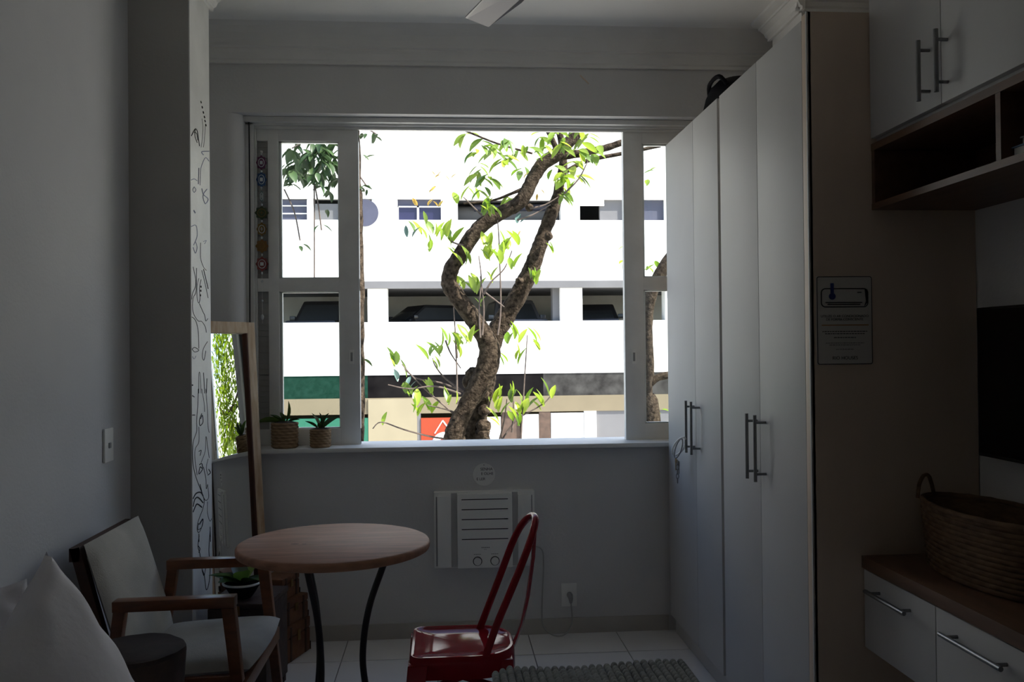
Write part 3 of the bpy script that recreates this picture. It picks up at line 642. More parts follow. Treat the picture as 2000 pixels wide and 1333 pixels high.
for v in bm.verts: v.co = Vector((.181 + v.co.x, D - v.co.z, .760 + v.co.y))
obj('disc', bm, 'white_plastic', dc, 40)
bm = bmesh.new(); lathe(bm, [(.0022, 0), (.0022, .002)], 10)
for v in bm.verts: v.co = Vector((.181 + v.co.x, D - .0055 - v.co.z, .805 + v.co.y))
obj('nail', bm, 'black', dc)
textobj('lettering', 'SENHA', .0185, 'ink', dc, (.193, D - .0063, .779), (1, 0, 0), (0, 0, 1)); textobj('lettering', 'E OLHE', .0175, 'ink', dc, (.196, D - .0063, .758), (1, 0, 0), (0, 0, 1)); textobj('lettering', 'E LER', .0175, 'ink', dc, (.166, D - .0063, .733), (1, 0, 0), (0, 0, 1))
ou = thing('wall_outlet', 'white wall socket plate with a grey plug near the floor', 'socket', (.58, D, .126))
B('plate', 'white_plastic', ou, (.543, .617, D - .008, D, .126, .235), bev=.003); B('socket_face', 'white_plastic', ou, (.560, .600, D - .010, D - .007, .158, .203), bev=.0015)
pg = thing('plug_cord', 'grey plug and cord looping from the air conditioner to the socket', 'cord', (.585, D, .06))
bm = bmesh.new(); tube(bm, [(.581, D - .0105, .183), (.581, D - .03, .183), (.583, D - .038, .17), (.584, D - .034, .15)], [.0135, .0135, .011, .006], 12, 3); obj('plug', bm, 'grey_plastic', pg, True)
bm = bmesh.new(); tube(bm, [(.584, D - .034, .155), (.590, D - .03, .08), (.585, D - .03, .045), (.56, D - .045, .012), (.51, D - .06, .006), (.462, D - .04, .03), (.448, D - .025, .08), (.452, D - .012, .2), (.46, D - .008, .34), (.452, D - .008, .40), (.416, D - .02, .42)], .0035, 7, 5); obj('cord', bm, 'cord', pg, True)
sw = thing('light_switch', 'white light switch plate on the left wall above the armchair', 'switch', (XL, 3.26, .967))
B('plate', 'white_plastic', sw, (XL, XL + .009, 3.222, 3.302, .967, 1.085), bev=.003); B('rocker', 'grey_plastic', sw, (XL + .008, XL + .0125, 3.253, 3.272, 1.015, 1.034), bev=.001)

# ================================================================== TABLE
tc = Vector((-.352, 2.865, 0))
tb = thing('bistro_table', 'round wooden bistro table with curved black iron legs', 'table', tc)
bm = bmesh.new(); lathe(bm, [(.292, .722), (.298, .725), (.300, .730), (.300, .742), (.297, .7475), (.292, .75)], 96, tc); obj('table_top', bm, 'table_wood', tb, 40)
for a in (4, 131, 248):
    c, s = math.cos(math.radians(a)), math.sin(math.radians(a))
    bm = bmesh.new(); tube(bm, [tc + Vector((c * r, s * r, z)) for r, z in ((.172, .718), (.150, .66), (.108, .54), (.088, .42), (.090, .32), (.118, .18), (.158, .075), (.20, .010))], .0105, 10, 6); obj('leg', bm, 'black_iron', tb, True)
bm = bmesh.new(); lathe(bm, [(.185, .713), (.185, .7215)], 40, tc); obj('mounting_plate', bm, 'black_iron', tb, 40)
bm = bmesh.new()
for x, y, a in ((-.47, 2.84, .03), (-.44, 2.835, .02)): lathe(bm, [(1, .7500), (.6, .7504)], 14, (x, y, 0), a * .45, a * .22)
obj('knot', bm, 'pine_dark', tb)

# ================================================================== RED METAL CHAIR
rc = thing('metal_chair', 'glossy red metal cafe chair with hoop back by the table', 'chair', (.04, 2.79, 0))
def seat_outline(f=1.0):
    P = []; cx, cy = .045, 2.79
    def arc(ax, ay, r, a0, a1, n): return [(ax + r * math.cos(math.radians(a0 + (a1 - a0) * k / n)), ay + r * math.sin(math.radians(a0 + (a1 - a0) * k / n))) for k in range(n + 1)]
    P += arc(-.075, 2.67, .035, 270, 180, 6)[::1] ; P += arc(-.075, 2.91, .035, 180, 90, 6); P += arc(.085, 2.825, .12, 90, 0, 10); P += arc(.085, 2.755, .12, 0, -90, 10)
    return [(cx + (x - cx) * f, cy + (y - cy) * f) for x, y in P]
bm = bmesh.new(); rings = []
for f, z in ((1.02, .385), (1.012, .43), (1.0, .444), (.975, .450), (.93, .450), (.90, .4455), (.55, .442), (.02, .441)):
    rings.append([bm.verts.new((x, y, z)) for x, y in seat_outline(f)])
n = len(rings[0])
for A, Bq in zip(rings, rings[1:]):
    for k in range(n): bm.faces.new((A[k], A[(k + 1) % n], Bq[(k + 1) % n], Bq[k]))
bm.faces.new(rings[-1]); obj('seat', bm, 'red', rc, 40)
for sx, sy, x, y in ((-1, -1, -.085, 2.66), (-1, 1, -.085, 2.92), (1, -1, .165, 2.69), (1, 1, .165, 2.89)):
    t = Vector((x, y, .43)); b = Vector((x + sx * .055, y + sy * .045, 0))
    bm = bmesh.new(); w0, w1 = .03, .014
    q = lambda c, w: [c + Vector((-w, -w, 0)), c + Vector((w, -w, 0)), c + Vector((w, w, 0)), c + Vector((-w, w, 0))]
    hexa(bm, q(b, w1) + q(t, w0), .004); obj('leg', bm, 'red', rc, 40)
bm = bmesh.new(); bar(bm, (-.10, 2.645, .34), (.19, 2.915, .34), .02, .012); obj('brace', bm, 'red', rc); bm = bmesh.new(); bar(bm, (-.10, 2.935, .333), (.19, 2.67, .333), .02, .012); obj('brace', bm, 'red', rc)
bm = bmesh.new(); tube(bm, [(.105, 2.918, .44), (.14, 2.914, .53), (.175, 2.908, .62), (.212, 2.895, .72), (.238, 2.87, .78), (.262, 2.83, .818), (.275, 2.785, .828), (.272, 2.74, .816), (.255, 2.70, .775), (.228, 2.675, .715), (.185, 2.66, .62), (.145, 2.654, .53), (.108, 2.65, .43)], .0115, 12, 6); obj('hoop_back', bm, 'red', rc, True)
bm = bmesh.new(); pts = [(.205, .425, .026), (.218, .455, .024), (.234, .50, .018), (.252, .58, .015), (.270, .70, .014), (.277, .80, .013), (.276, .825, .012)]
A = []
for x, z, w in pts: A.append([bm.verts.new((x - .004, 2.785 - w, z)), bm.verts.new((x + .006, 2.785, z)), bm.verts.new((x - .004, 2.785 + w, z)), bm.verts.new((x - .007, 2.785, z))])
for p, q in zip(A, A[1:]):
    for k in range(4): bm.faces.new((p[k], p[(k + 1) % 4], q[(k + 1) % 4], q[k]))
bm.faces.new(A[0]); bm.faces.new(A[-1]); obj('back_splat', bm, 'red', rc, True)

# ================================================================== ARMCHAIR
am = thing('armchair', 'wooden armchair with beige cushioned seat and back beside the column', 'armchair', (-.82, 2.95, 0))
YA, YF = 2.705, 3.215
for y, nm in ((YA, 'near'), (YF, 'far')):
    bm = bmesh.new(); bar(bm, (-.968, y, .612), (-.620 if y == YA else -.626, y, .616), .046, .032, bev=.003); obj('armrest', bm, 'chair_wood', am, 40)
    bm = bmesh.new(); hexa(bm, [(-.575 + i, y + j, 0.001) for i, j in ((-.014, -.015), (.014, -.015), (.014, .015), (-.014, .015))] + [(-.640 + i, y + j, .598) for i, j in ((-.019, -.018), (.019, -.018), (.019, .018), (-.019, .018))], .003); obj('leg', bm, 'chair_wood', am, 40)
    bm = bmesh.new(); hexa(bm, [(-1.03 + i, y + j, 0.001) for i, j in ((-.014, -.015), (.014, -.015), (.014, .015), (-.014, .015))] + [(-.95 + i, y + j, .598) for i, j in ((-.017, -.018), (.017, -.018), (.017, .018), (-.017, .018))], .003); obj('leg', bm, 'chair_wood', am, 40)
    bm = bmesh.new(); bar(bm, (-1.0, y, .36), (-.61, y, .375), .022, .05, bev=.002); obj('side_rail', bm, 'chair_wood', am, 40)
bm = bmesh.new(); bar(bm, (-.602, YA - .01, .358), (-.602, YF + .01, .358), .026, .044, up=(0, 0, 1), bev=.002); obj('front_rail', bm, 'chair_wood', am, 40)
def cushion(fn, nu, nv, thick, name, m, crease=None):
    """pillow-like slab: fn(u, v, w) with u, v in 0..1 and w -1..1"""
    bm = bmesh.new(); top, bot = [], []
    for i in range(nu + 1):
        a, b = [], []
        for j in range(nv + 1):
            u, v = i / nu, j / nv
            e = (1 - abs(2 * u - 1) ** 5) * (1 - abs(2 * v - 1) ** 5); e = max(e, 0) ** .45
            a.append(bm.verts.new(fn(u, v, thick * e))); b.append(bm.verts.new(fn(u, v, -thick * e)) if 0 < i < nu and 0 < j < nv else a[-1])
        top.append(a); bot.append(b)
    for i in range(nu):
        for j in range(nv):
            bm.faces.new((top[i][j], top[i + 1][j], top[i + 1][j + 1], top[i][j + 1])); bm.faces.new((bot[i][j + 1], bot[i + 1][j + 1], bot[i + 1][j], bot[i][j]))
    return bm
bm = cushion(lambda u, v, w: Vector((-.98 + .395 * u + .015 * math.sin(math.pi * v), 2.715 + .50 * v, .410 - .02 * (1 - u) + w)), 22, 22, .036, '', ''); obj('seat_cushion', bm, 'fabric_seat', am, True)
bt, bb = Vector((-1.065, 0, .785)), Vector((-.945, 0, .39)); bn = Vector((.947, 0, .32))
bm = cushion(lambda u, v, w: bb + (bt - bb) * u + Vector((0, 2.735 + .47 * v, 0)) + bn * w, 20, 20, .022, '', ''); obj('back_cushion', bm, 'fabric_beige', am, True)
bm = bmesh.new()
for y in (2.75, 3.19): bar(bm, bb + Vector((-.03, y, -.05)), bt + Vector((-.028, y, -.01)), .03, .03, up=(1, 0, 0))
bar(bm, bt + Vector((-.028, 2.735, -.03)), bt + Vector((-.028, 3.205, -.03)), .03, .04); bar(bm, bb + Vector((-.032, 2.735, 0)), bb + Vector((-.032, 3.205, 0)), .03, .04); obj('back_frame', bm, 'suitcase_dark', am)

# ================================================================== STUMP STOOL
st = thing('stump_stool', 'dark round tree-stump stool in front of the armchair', 'stool', (-.83, 2.475, 0))
sc_ = (-.83, 2.475, 0)
fn_ = lambda th, j, z: .0022 * math.sin(th * 5 + 1) + .0012 * math.sin(th * 13)
bm = bmesh.new(); lathe(bm, [(.118, .001), (.122, .02), (.114, .2), (.112, .35), (.122, .51), (.125, .547)], 64, sc_, fn=fn_); obj('trunk', bm, 'stump', st, 40)
bm = bmesh.new(); lathe(bm, [(.125, .547), (.124, .558), (.116, .563), (.005, .564)], 64, sc_, fn=lambda th, j, z: fn_(th, j, z) if j < 3 else 0); obj('seat_top', bm, 'stump_top', st, 40)

# ================================================================== SUITCASES
def RZ(c, a): return Matrix.Translation(c) @ Matrix.Rotation(a, 4, 'Z')
def suitcase(label, c, a, lx, ly, h, z):
    t = thing('suitcase', label, 'suitcase', (c[0], c[1], z), 'stacked old suitcases'); R = RZ((c[0], c[1], z), a)
    def part(nm, m, bx, bev=0): bm = bmesh.new(); box(bm, *bx, rot=R, bev=bev); return obj(nm, bm, m, t, 40)
    part('case_body', 'suitcase', (-lx / 2, lx / 2, -ly / 2, ly / 2, .001, h * .66), .006); part('lid', 'suitcase', (-lx / 2 - .001, lx / 2 + .001, -ly / 2 - .001, ly / 2 + .001, h * .68, h - .001), .008)
    part('seam', 'suitcase_dark', (-lx / 2 + .004, lx / 2 - .004, -ly / 2 + .004, ly / 2 - .004, h * .64, h * .70))
    for s in (-1, 1):
        part('strap', 'suitcase_dark', (-lx / 2 - .0025, lx / 2 + .0025, s * ly * .3 - .008, s * ly * .3 + .008, .003, h - .004), .002)
        part('corner_cap', 'suitcase_dark', (lx / 2 - .014, lx / 2 + .0025, s * ly / 2 - .012 - (.0 if s < 0 else -.009), s * ly / 2 + .003 + (0 if s > 0 else .009), .002, h * .25), .002)
    cl = part('clasp', 'brass', (lx / 2 + .001, lx / 2 + .005, -.012, .012, h * .5, h * .8), .001)
    return t
suitcase('bottom suitcase of the old brown stack under the table', (-.7195, 4.0465), math.radians(-19), .14, .22, .155, 0)
suitcase('middle suitcase of the old brown stack under the table', (-.722, 4.043), math.radians(-22), .13, .205, .108, .156)
suitcase('top and smallest suitcase of the old brown stack', (-.735, 4.035), math.radians(-17), .11, .165, .100, .265)
# dark trunk with a plant in front of the mirror
dk = thing('wooden_chest', 'low dark wooden chest between the armchair and the mirror', 'chest', (-.80, 3.66, 0))
RR = RZ((-.80, 3.66, 0), math.radians(-8))
for nm, m, bxs, bv in (('chest_body', 'stump', (-.1, .13, -.14, .12, .03, .36), .004), ('chest_lid', 'stump', (-.105, .135, -.145, .125, .363, .385), .006), ('foot', 'stump', (-.095, -.065, -.13, -.1, .001, .03), 0), ('foot', 'stump', (.095, .125, -.13, -.1, .001, .03), 0), ('foot', 'stump', (-.095, -.065, .08, .11, .001, .03), 0), ('foot', 'stump', (.095, .125, .08, .11, .001, .03), 0), ('latch', 'brass', (.01, .03, -.149, -.145, .34, .375), 0)):
    bm = bmesh.new(); box(bm, *bxs, rot=RR, bev=bv); obj(nm, bm, m, dk, 40)
pp = thing('potted_plant', 'broad green leaves in a white-rimmed bowl on the dark chest', 'potted plant', (-.80, 3.60, .386))
pcn = (-.80, 3.60, .386)
bm = bmesh.new(); lathe(bm, [(.035, .0), (.05, .02), (.068, .05), (.072, .058)], 40, pcn, cap=True); obj('bowl', bm, 'bag', pp, 40)
bm = bmesh.new(); tube(bm, [Vector(pcn) + Vector((.072 * math.cos(2 * math.pi * k / 40), .072 * math.sin(2 * math.pi * k / 40), .058)) for k in range(40)], .0045, 8, closed=True); obj('rim', bm, 'white_plastic', pp, True)
lm = leafmesh('leaf', 'leaf_pot', 1.0, .5, .2, .3, 6); ll = leafmesh('leaf', 'leaf_mid', 1.0, .5, .2, .3, 6)
for d, L in (((.1, -.6, .75), .13), ((-.7, -.3, .6), .13), ((-.9, .2, .5), .12), ((.6, -.5, .5), .11), ((.2, .6, .8), .13), ((-.3, .5, .9), .13), ((.8, .3, .4), .10), ((-.4, -.7, .5), .12)):
    place(ll if L == .13 and d[0] > 0 else lm, 'leaf', pp, orient(Vector(pcn) + Vector((0, 0, .05)), d, random.uniform(-.3, .3), L))

# ================================================================== BED, PILLOWS, THROW (foreground)
bd = thing('bed', 'bed in the foreground carrying the white pillows', 'bed', (-.25, 1.55, 0))
bm = cushion(lambda u, v, w: Vector((-1.17 + 1.95 * u, .85 + 1.44 * v, .37 + w)), 20, 20, .10, '', ''); obj('mattress', bm, 'sheet', bd, True)
B('base', 'stump', bd, (-1.17, .78, .87, 2.27, .10, .268), bev=.004)
for x in (-1.1, .7):
    for y in (.95, 2.2): B('leg', 'stump', bd, (x - .03, x + .03, y - .03, y + .03, .001, .10))
thr = thing('knobbly_throw', 'pale grey knobbly knitted throw folded on the bed corner', 'throw', (.36, 2.15, .47))
bm = bmesh.new(); nx, ny = 26, 18
for i in range(nx):
    for j in range(ny):
        x = .122 + i * .0195; y = 2.318 - j * .0195
        if i < 2 and j < 2 - i: continue
        z = .518 + .005 * math.sin(x * 13 + .6) + random.uniform(-.0015, .0015)
        bmesh.ops.create_icosphere(bm, subdivisions=2, radius=.0105, matrix=Matrix.Translation((x, y, z)) @ Matrix.Diagonal((.95, .95, 1.25, 1)))
o = obj('knobs', bm, 'throw', thr, True, fix=False); o['kind'] = 'stuff'
B('backing', 'throw', thr, (.120, .622, 1.97, 2.318, .4705, .516), bev=.006)
def pillow(name, label, c, ax, ay, w, h, thick, seed):
    ax, ay = Vector(ax).normalized(), Vector(ay).normalized(); az = ax.cross(ay).normalized(); rnd = random.Random(seed)
    ph = [rnd.uniform(0, 6) for _ in range(6)]
    bm = bmesh.new(); N = 44; top, bot = [], []
    for i in range(N + 1):
        a, b = [], []
        for j in range(N + 1):
            u, v = 2 * i / N - 1, 2 * j / N - 1
            e = max(0, (1 - u * u) * (1 - v * v)) ** .42
            pin = 1 - .09 * (1 - abs(u) ** 2) * abs(v) ** 3; pin2 = 1 - .09 * (1 - abs(v) ** 2) * abs(u) ** 3
            edge = (abs(u) ** 4 + abs(v) ** 4)
            wr = .010 * edge * math.sin(9 * u * (1 + .3 * v) + 7 * v + ph[0]) * e + .006 * math.sin(5 * u + 11 * v + ph[1]) * e * edge
            base = Vector(c) + ax * (u * w / 2 * pin2) + ay * (v * h / 2 * pin)
            a.append(bm.verts.new(base + az * (thick * e + wr))); b.append(bm.verts.new(base - az * (thick * e - wr)) if 0 < i < N and 0 < j < N else a[-1])
        top.append(a); bot.append(b)
    for i in range(N):
        for j in range(N):
            bm.faces.new((top[i][j], top[i + 1][j], top[i + 1][j + 1], top[i][j + 1])); bm.faces.new((bot[i][j + 1], bot[i + 1][j + 1], bot[i + 1][j], bot[i][j]))
    for v_ in bm.verts:
        if v_.co.z < .4705: v_.co.z = .4705 + .0005 * rnd.random()
        v_.co.x = max(v_.co.x, XL + .004)
    o = obj(name, bm, 'pillow', None, True); tag(centre(o), label, 'pillow', 'bed pillows'); return o
pn = Vector((.84, -.26, .48)).normalized(); p1 = Vector((.296, .955, 0)).normalized(); p2 = pn.cross(p1); p2 = p2 if p2.z > 0 else -p2
e1 = p1 * math.cos(math.radians(82)) - p2 * math.sin(math.radians(82)); e2 = -p1 * math.sin(math.radians(60)) - p2 * math.cos(math.radians(60))
pcor = at(92, 1100, 1.84)
pillow('pillow', 'large white pillow propped up in the near left corner', pcor + (e1 + e2) * .195, e1, -e2, .42, .42, .095, 3)
pillow('pillow', 'white pillow behind the large one, cut by the left frame edge', (-1.035, 2.06, .645), (.80, .60, 0), (-.22, .10, .95), .27, .38, .05, 5)

# ================================================================== CEILING FAN
fc = Vector((.325, 2.32, 0))
fn = thing('ceiling_fan', 'ceiling fan, one dull mauve-grey blade tip showing at the top', 'ceiling fan', (fc.x, fc.y, ZC))
bm = bmesh.new(); lathe(bm, [(.06, ZC - .06), (.07, ZC - .02), (.07, ZC - .001)], 32, fc); obj('canopy', bm, 'white_plastic', fn, 40)
bm = bmesh.new(); lathe(bm, [(.012, 2.46), (.012, ZC - .05)], 16, fc); obj('rod', bm, 'white_plastic', fn, True)
bm = bmesh.new(); lathe(bm, [(.02, 2.34), (.09, 2.36), (.11, 2.40), (.10, 2.45), (.03, 2.48)], 40, fc); obj('motor', bm, 'white_plastic', fn, 40)
tip = Vector((.112, 2.91, 0)); ang0 = math.atan2(tip.y - fc.y, tip.x - fc.x); LB = (tip - Vector((fc.x, fc.y, 0))).length
for k in range(3):
    R = RZ((fc.x, fc.y, 2.415), ang0 + k * 2 * math.pi / 3) @ Matrix.Rotation(math.radians(13), 4, 'X')
    bm = bmesh.new(); n = 8
    out = [(.16, -.04), (LB * .6, -.05), (LB - .01, -.042), (LB, -.032), (LB, .032), (LB - .01, .042), (LB * .6, .05), (.16, .04)]
    prism(bm, out, lambda u, v, d: R @ Vector((u, v, d + .012 - 6 * v * v)), -.003, .003); bl = obj('blade', bm, 'fan', fn)
    bm = bmesh.new(); box(bm, .09, .22, -.02, .02, -.008, -.002, rot=R); obj('blade_bracket', bm, 'white_plastic', bl)

# ================================================================== OUTSIDE: OPPOSITE PARKING BUILDING
YF0 = 28.0
def fx(px): return at(px, 620, YF0).x
def fz(py): return at(960, py, YF0).z
bld = thing('parking_building', 'white parking building across the street with open car decks', 'building', (8, YF0 + 4, -3.05))
XW0, XW1 = -26, 90
zA0, zA1, zB0, zC1, zC0, zD0, zE0, zF0 = fz(430), fz(389), fz(557), fz(562), fz(628), fz(731), fz(775), fz(806)
B('upper_wall', 'b_white', bld, (XW0, XW1, YF0, YF0 + .3, zA1, 14.5)); B('parapet', 'b_white', bld, (XW0, XW1, YF0, YF0 + .25, zB0 + .12, zA0)); B('parapet', 'b_white', bld, (XW0, XW1, YF0, YF0 + .25, zD0, zC0))
B('gutter', 'b_grey', bld, (XW0, XW1, YF0 - .1, YF0 + .15, zB0 - .1, zB0 + .12))
B('deck_slab', 'b_grey', bld, (XW0, XW1, YF0 + .25, YF0 + 9, zB0 - .05, zB0 + .25)); B('deck_slab', 'b_grey', bld, (XW0, XW1, YF0 + .25, YF0 + 9, 1.15, 1.4)); B('deck_floor', 'b_dark', bld, (XW0, XW1, YF0 + .26, YF0 + 5, 1.4, 1.41)); B('deck_slab', 'b_grey', bld, (XW0, XW1, YF0 + .3, YF0 + 9, zA1 + .05, zA1 + .3))
B('back_wall', 'b_dark', bld, (XW0, XW1, YF0 + 5.0, YF0 + 5.2, 1.4, zA1 + .05)); B('back_wall', 'b_beige', bld, (XW0, XW1, YF0 + 7, YF0 + 7.2, -3.05, 1.15)); B('roof', 'b_grey', bld, (XW0, XW1, YF0 + .3, YF0 + 9, 14.3, 14.5))
for a, b in ((601, 613), (664, 702), (728, 778), (863, 896), (1098, 1135), (1222, 1257), (1300, 1330)): B('pillar', 'b_white', bld, (fx(a), fx(b), YF0 + .02, YF0 + .5, zA0 - .02, zA1 + .02))
for a, b in ((718, 757), (1095, 1138), (1300, 1345)): B('pillar', 'b_white', bld, (fx(a), fx(b), YF0 + .02, YF0 + .5, zC0 - .02, zB0 - .05))
B('pillar', 'b_grey', bld, (fx(1082), fx(1094.5), YF0 + .3, YF0 + .8, zC0 - .02, zB0 - .05))
for k in range(6): B('pillar', 'b_white', bld, (fx(1500) + 5 * k, fx(1540) + 5 * k, YF0 + .02, YF0 + .5, zC0 - .02, zB0 - .05)); B('pillar', 'b_white', bld, (fx(1500) + 5 * k, fx(1540) + 5 * k, YF0 + .02, YF0 + .5, zA0 - .02, zA1 + .02)); B('pillar', 'b_white', bld, (fx(420) - 4 * k, fx(455) - 4 * k, YF0 + .02, YF0 + .5, zC0 - .02, zB0 - .05))
# windows in the upper opening row
wn = B('window', 'b_white', bld, (fx(778), fx(863), YF0 + .1, YF0 + .2, fz(402), fz(404.5)), (fx(816), fx(820), YF0 + .1, YF0 + .2, zA0, fz(402)), (fx(778), fx(780), YF0 + .1, YF0 + .2, zA0, fz(402)))
B('pane', 'b_navy', wn, (fx(780), fx(816), YF0 + .14, YF0 + .16, zA0, fz(404.5))); B('pane', 'b_navy', wn, (fx(820), fx(863), YF0 + .14, YF0 + .16, zA0, fz(404.5))); B('pane', 'b_slate', wn, (fx(778), fx(863), YF0 + .14, YF0 + .16, fz(402), zA1))
wn = B('window', 'b_white', bld, (fx(550), fx(601), YF0 + .1, YF0 + .2, fz(403), fz(401)), (fx(550), fx(601), YF0 + .1, YF0 + .2, fz(418), fz(416)))
for a, b in ((430, 418), (416, 403), (401, 390)): B('pane', 'b_slate', wn, (fx(540), fx(601), YF0 + .14, YF0 + .16, fz(a), fz(b)))
B('panel', 'b_grey', bld, (fx(613), fx(664), YF0 + .12, YF0 + .2, zA0, fz(398))); B('panel', 'b_slate', bld, (fx(1257), fx(1300), YF0 + .12, YF0 + .2, zA0, zA1)); B('panel', 'b_grey', bld, (fx(1175), fx(1222), YF0 + .12, YF0 + .3, zA0, zA1)); B('panel', 'b_white', bld, (fx(1135), fx(1183), YF0 + .05, YF0 + .12, fz(401), zA1))
bm = bmesh.new(); tube(bm, [(fx(896), YF0 + 1.2, fz(412)), (fx(1100), YF0 + 1.2, fz(410))], .33, 20); obj('duct', bm, 'b_grey', bld, 40); bm = bmesh.new(); tube(bm, [(fx(930), YF0 + .9, fz(398)), (fx(1100), YF0 + .9, fz(396))], .12, 12); obj('duct', bm, 'b_slate', bld, 40)
bm = bmesh.new(); lathe(bm, [(.02, 0), (.2, .02), (.36, .08), (.42, .14)], 28)
for v in bm.verts: v.co = Vector((fx(715) + v.co.x, YF0 - .02 - v.co.z, fz(418) + v.co.y))
obj('satellite_dish', bm, 'b_slate', bld, True)
# band, beam and ground floor
B('mesh_band', 'b_green', bld, (XW0, fx(717), YF0 + .02, YF0 + .2, zE0, zD0)); B('dark_band', 'b_black', bld, (fx(717), fx(1060), YF0 + .02, YF0 + .2, zE0, zD0)); B('stained_band', 'b_stain', bld, (fx(1060), XW1, YF0 + .02, YF0 + .2, zE0, zD0))
B('beam', 'b_beige', bld, (XW0, XW1, YF0 - .02, YF0 + .3, zF0, zE0)); B('wall_panel', 'b_cream', bld, (fx(718), fx(813), YF0 - .06, YF0 + .2, -3.05, zE0 - .03)); B('wall_panel', 'b_green2', bld, (XW0, fx(717.5), YF0 - .05, YF0 + .2, -3.05, fz(813)))
B('pier_or_shade', 'b_grey', bld, (fx(813.2), fx(820), YF0 - .02, YF0 + .25, -3.05, zF0))  # grey strip painted in place of the shadow left of the sign
sn = B('sign_panel', 'b_orange', bld, (fx(820.5), fx(910), YF0 - .05, YF0 + .1, fz(930), fz(815)))
bm = bmesh.new(); cxs, czs = fx(866), fz(868)
P = [(cxs + .31 * math.cos(math.radians(a)), YF0 - .06, czs + .31 * math.sin(math.radians(a))) for a in range(40, 330, 10)]; tube(bm, P, .10, 8); obj('logo_ring', bm, 'b_signwhite', sn, True)
bm = bmesh.new(); bar(bm, (cxs, YF0 - .06, czs + .05), (cxs + .32, YF0 - .06, czs - .28), .05, .09, up=(0, 0, 1)); bar(bm, (cxs + .3, YF0 - .055, fz(850)), (cxs - .05, YF0 - .055, fz(820)), .02, .04); bar(bm, (cxs - .05, YF0 - .055, fz(820)), (cxs - .3, YF0 - .055, fz(845)), .02, .03); obj('logo_stroke', bm, 'b_signwhite', sn)
B('white_panel', 'b_white', bld, (fx(943), fx(976), YF0 - .02, YF0 + .1, -3.05, fz(815))); B('door', 'b_brown', bld, (fx(978), fx(1014), YF0 + .05, YF0 + .15, -3.05, zF0)); B('white_panel', 'b_white', bld, (fx(1016), fx(1050), YF0 - .02, YF0 + .1, -3.05, fz(811))); B('door', 'b_brown', bld, (fx(1051), fx(1073), YF0 - .01, YF0 + .1, -3.05, zF0))
B('white_panel', 'b_white', bld, (fx(1074), fx(1138), YF0 - .02, YF0 + .1, -3.05, fz(809))); B('pier_or_shade', 'b_white', bld, (fx(1138.5), fx(1162), YF0 - .08, YF0 + .1, -3.05, zF0)); sh = B('roller_shutter', 'b_grey', bld, (fx(1163), fx(1262), YF0 + .02, YF0 + .1, -3.05, zF0))
B('roller_shutter', 'b_grey', bld, (fx(1264), fx(1420), YF0 + .02, YF0 + .1, -3.05, zF0)); B('pier_or_shade', 'b_brown', bld, (fx(911), fx(942), YF0 + .02, YF0 + .15, -3.05, zF0))
struct(B('street', 'paving', None, (-60, 110, DO + .02, 70, -3.2, -3.05)))['label'] = 'pale asphalt street below the window'  # unseen paving, made pale to bounce light up onto the ceiling
# cars on the deck
def car(label, c, rz, paint, kind=0):
    t = thing('car', label, 'car', c, 'cars parked on the deck'); R = RZ(c, rz)
    L, Wd = 2.1, .86; hz = 1.62 if kind else 1.46
    def P(nm, m, pts, parent=t, bev=.04): bm = bmesh.new(); hexa(bm, [R @ Vector(p) for p in pts], bev); return obj(nm, bm, m, parent, 40)
    bx = lambda x0, x1, y0, y1, z0, z1, i=0, f=0, r=0: [(x0, y0, z0), (x1, y0, z0), (x1, y1, z0), (x0, y1, z0), (x0 + r, y0 + i, z1), (x1 - f, y0 + i, z1), (x1 - f, y1 - i, z1), (x0 + r, y1 - i, z1)]
    P('body', paint, bx(-L, L, -Wd, Wd, .3, .92, .05, .1, .06), bev=.09)
    cab = P('cabin', paint, bx(-L + (.05 if kind else .55), .95, -Wd + .05, Wd - .05, .90, hz, .17, .75, .35 if kind else .6), bev=.07)
    P('windscreen', 'car_glass', [(.93, -.66, .95), (.95, -.66, .95), (.95, .66, .95), (.93, .66, .95), (.27, -.55, hz - .09), (.29, -.55, hz - .09), (.29, .55, hz - .09), (.27, .55, hz - .09)], cab, 0)
    xr = -L + (.05 if kind else .55); rr = .35 if kind else .6
    P('rear_window', 'car_glass', [(xr + .02, -.66, .98), (xr + .04, -.66, .98), (xr + .04, .66, .98), (xr + .02, .66, .98), (xr + rr - .09, -.55, hz - .1), (xr + rr - .06, -.55, hz - .1), (xr + rr - .06, .55, hz - .1), (xr + rr - .09, .55, hz - .1)], cab, 0)
    for s in (-1, 1):
        P('side_window', 'car_glass', [(xr + .25, s * .80, .97), (.75, s * .80, .97), (.75, s * .79, .97), (xr + .25, s * .79, .97), (xr + rr + .02, s * .672, hz - .1), (.2, s * .672, hz - .1), (.2, s * .66, hz - .1), (xr + rr + .02, s * .66, hz - .1)], cab, 0)
        P('wing_mirror', paint, bx(.62, .78, s * .88 - .09, s * .88 + .09, .95, 1.1), bev=.02)
        P('headlamp', 'lamp_white', bx(L - .16, L + .005, s * .62 - .17, s * .62 + .17, .66, .82), bev=.02)
        for x in (-1.3, 1.3):
            bm = bmesh.new(); lathe(bm, [(.2, -.11), (.32, -.1), (.33, 0), (.32, .1), (.2, .11)], 20)
            for v in bm.verts: v.co = R @ Vector((x + v.co.x, s * .76 + v.co.z, .33 + v.co.y))
            obj('wheel', bm, 'black', t, 40)
car('dark sedan on the parking deck, left of the tree trunk', (fx(818), YF0 + 2.75, 1.411), math.radians(-150), 'car_dark')
car('dark grey wagon on the parking deck, behind the tree fork', (fx(1016), YF0 + 2.7, 1.411), math.radians(-85), 'car_grey', 1)
car('dark car on the parking deck beside the right sash', (fx(1190), YF0 + 2.75, 1.411), math.radians(-100), 'car_dark')
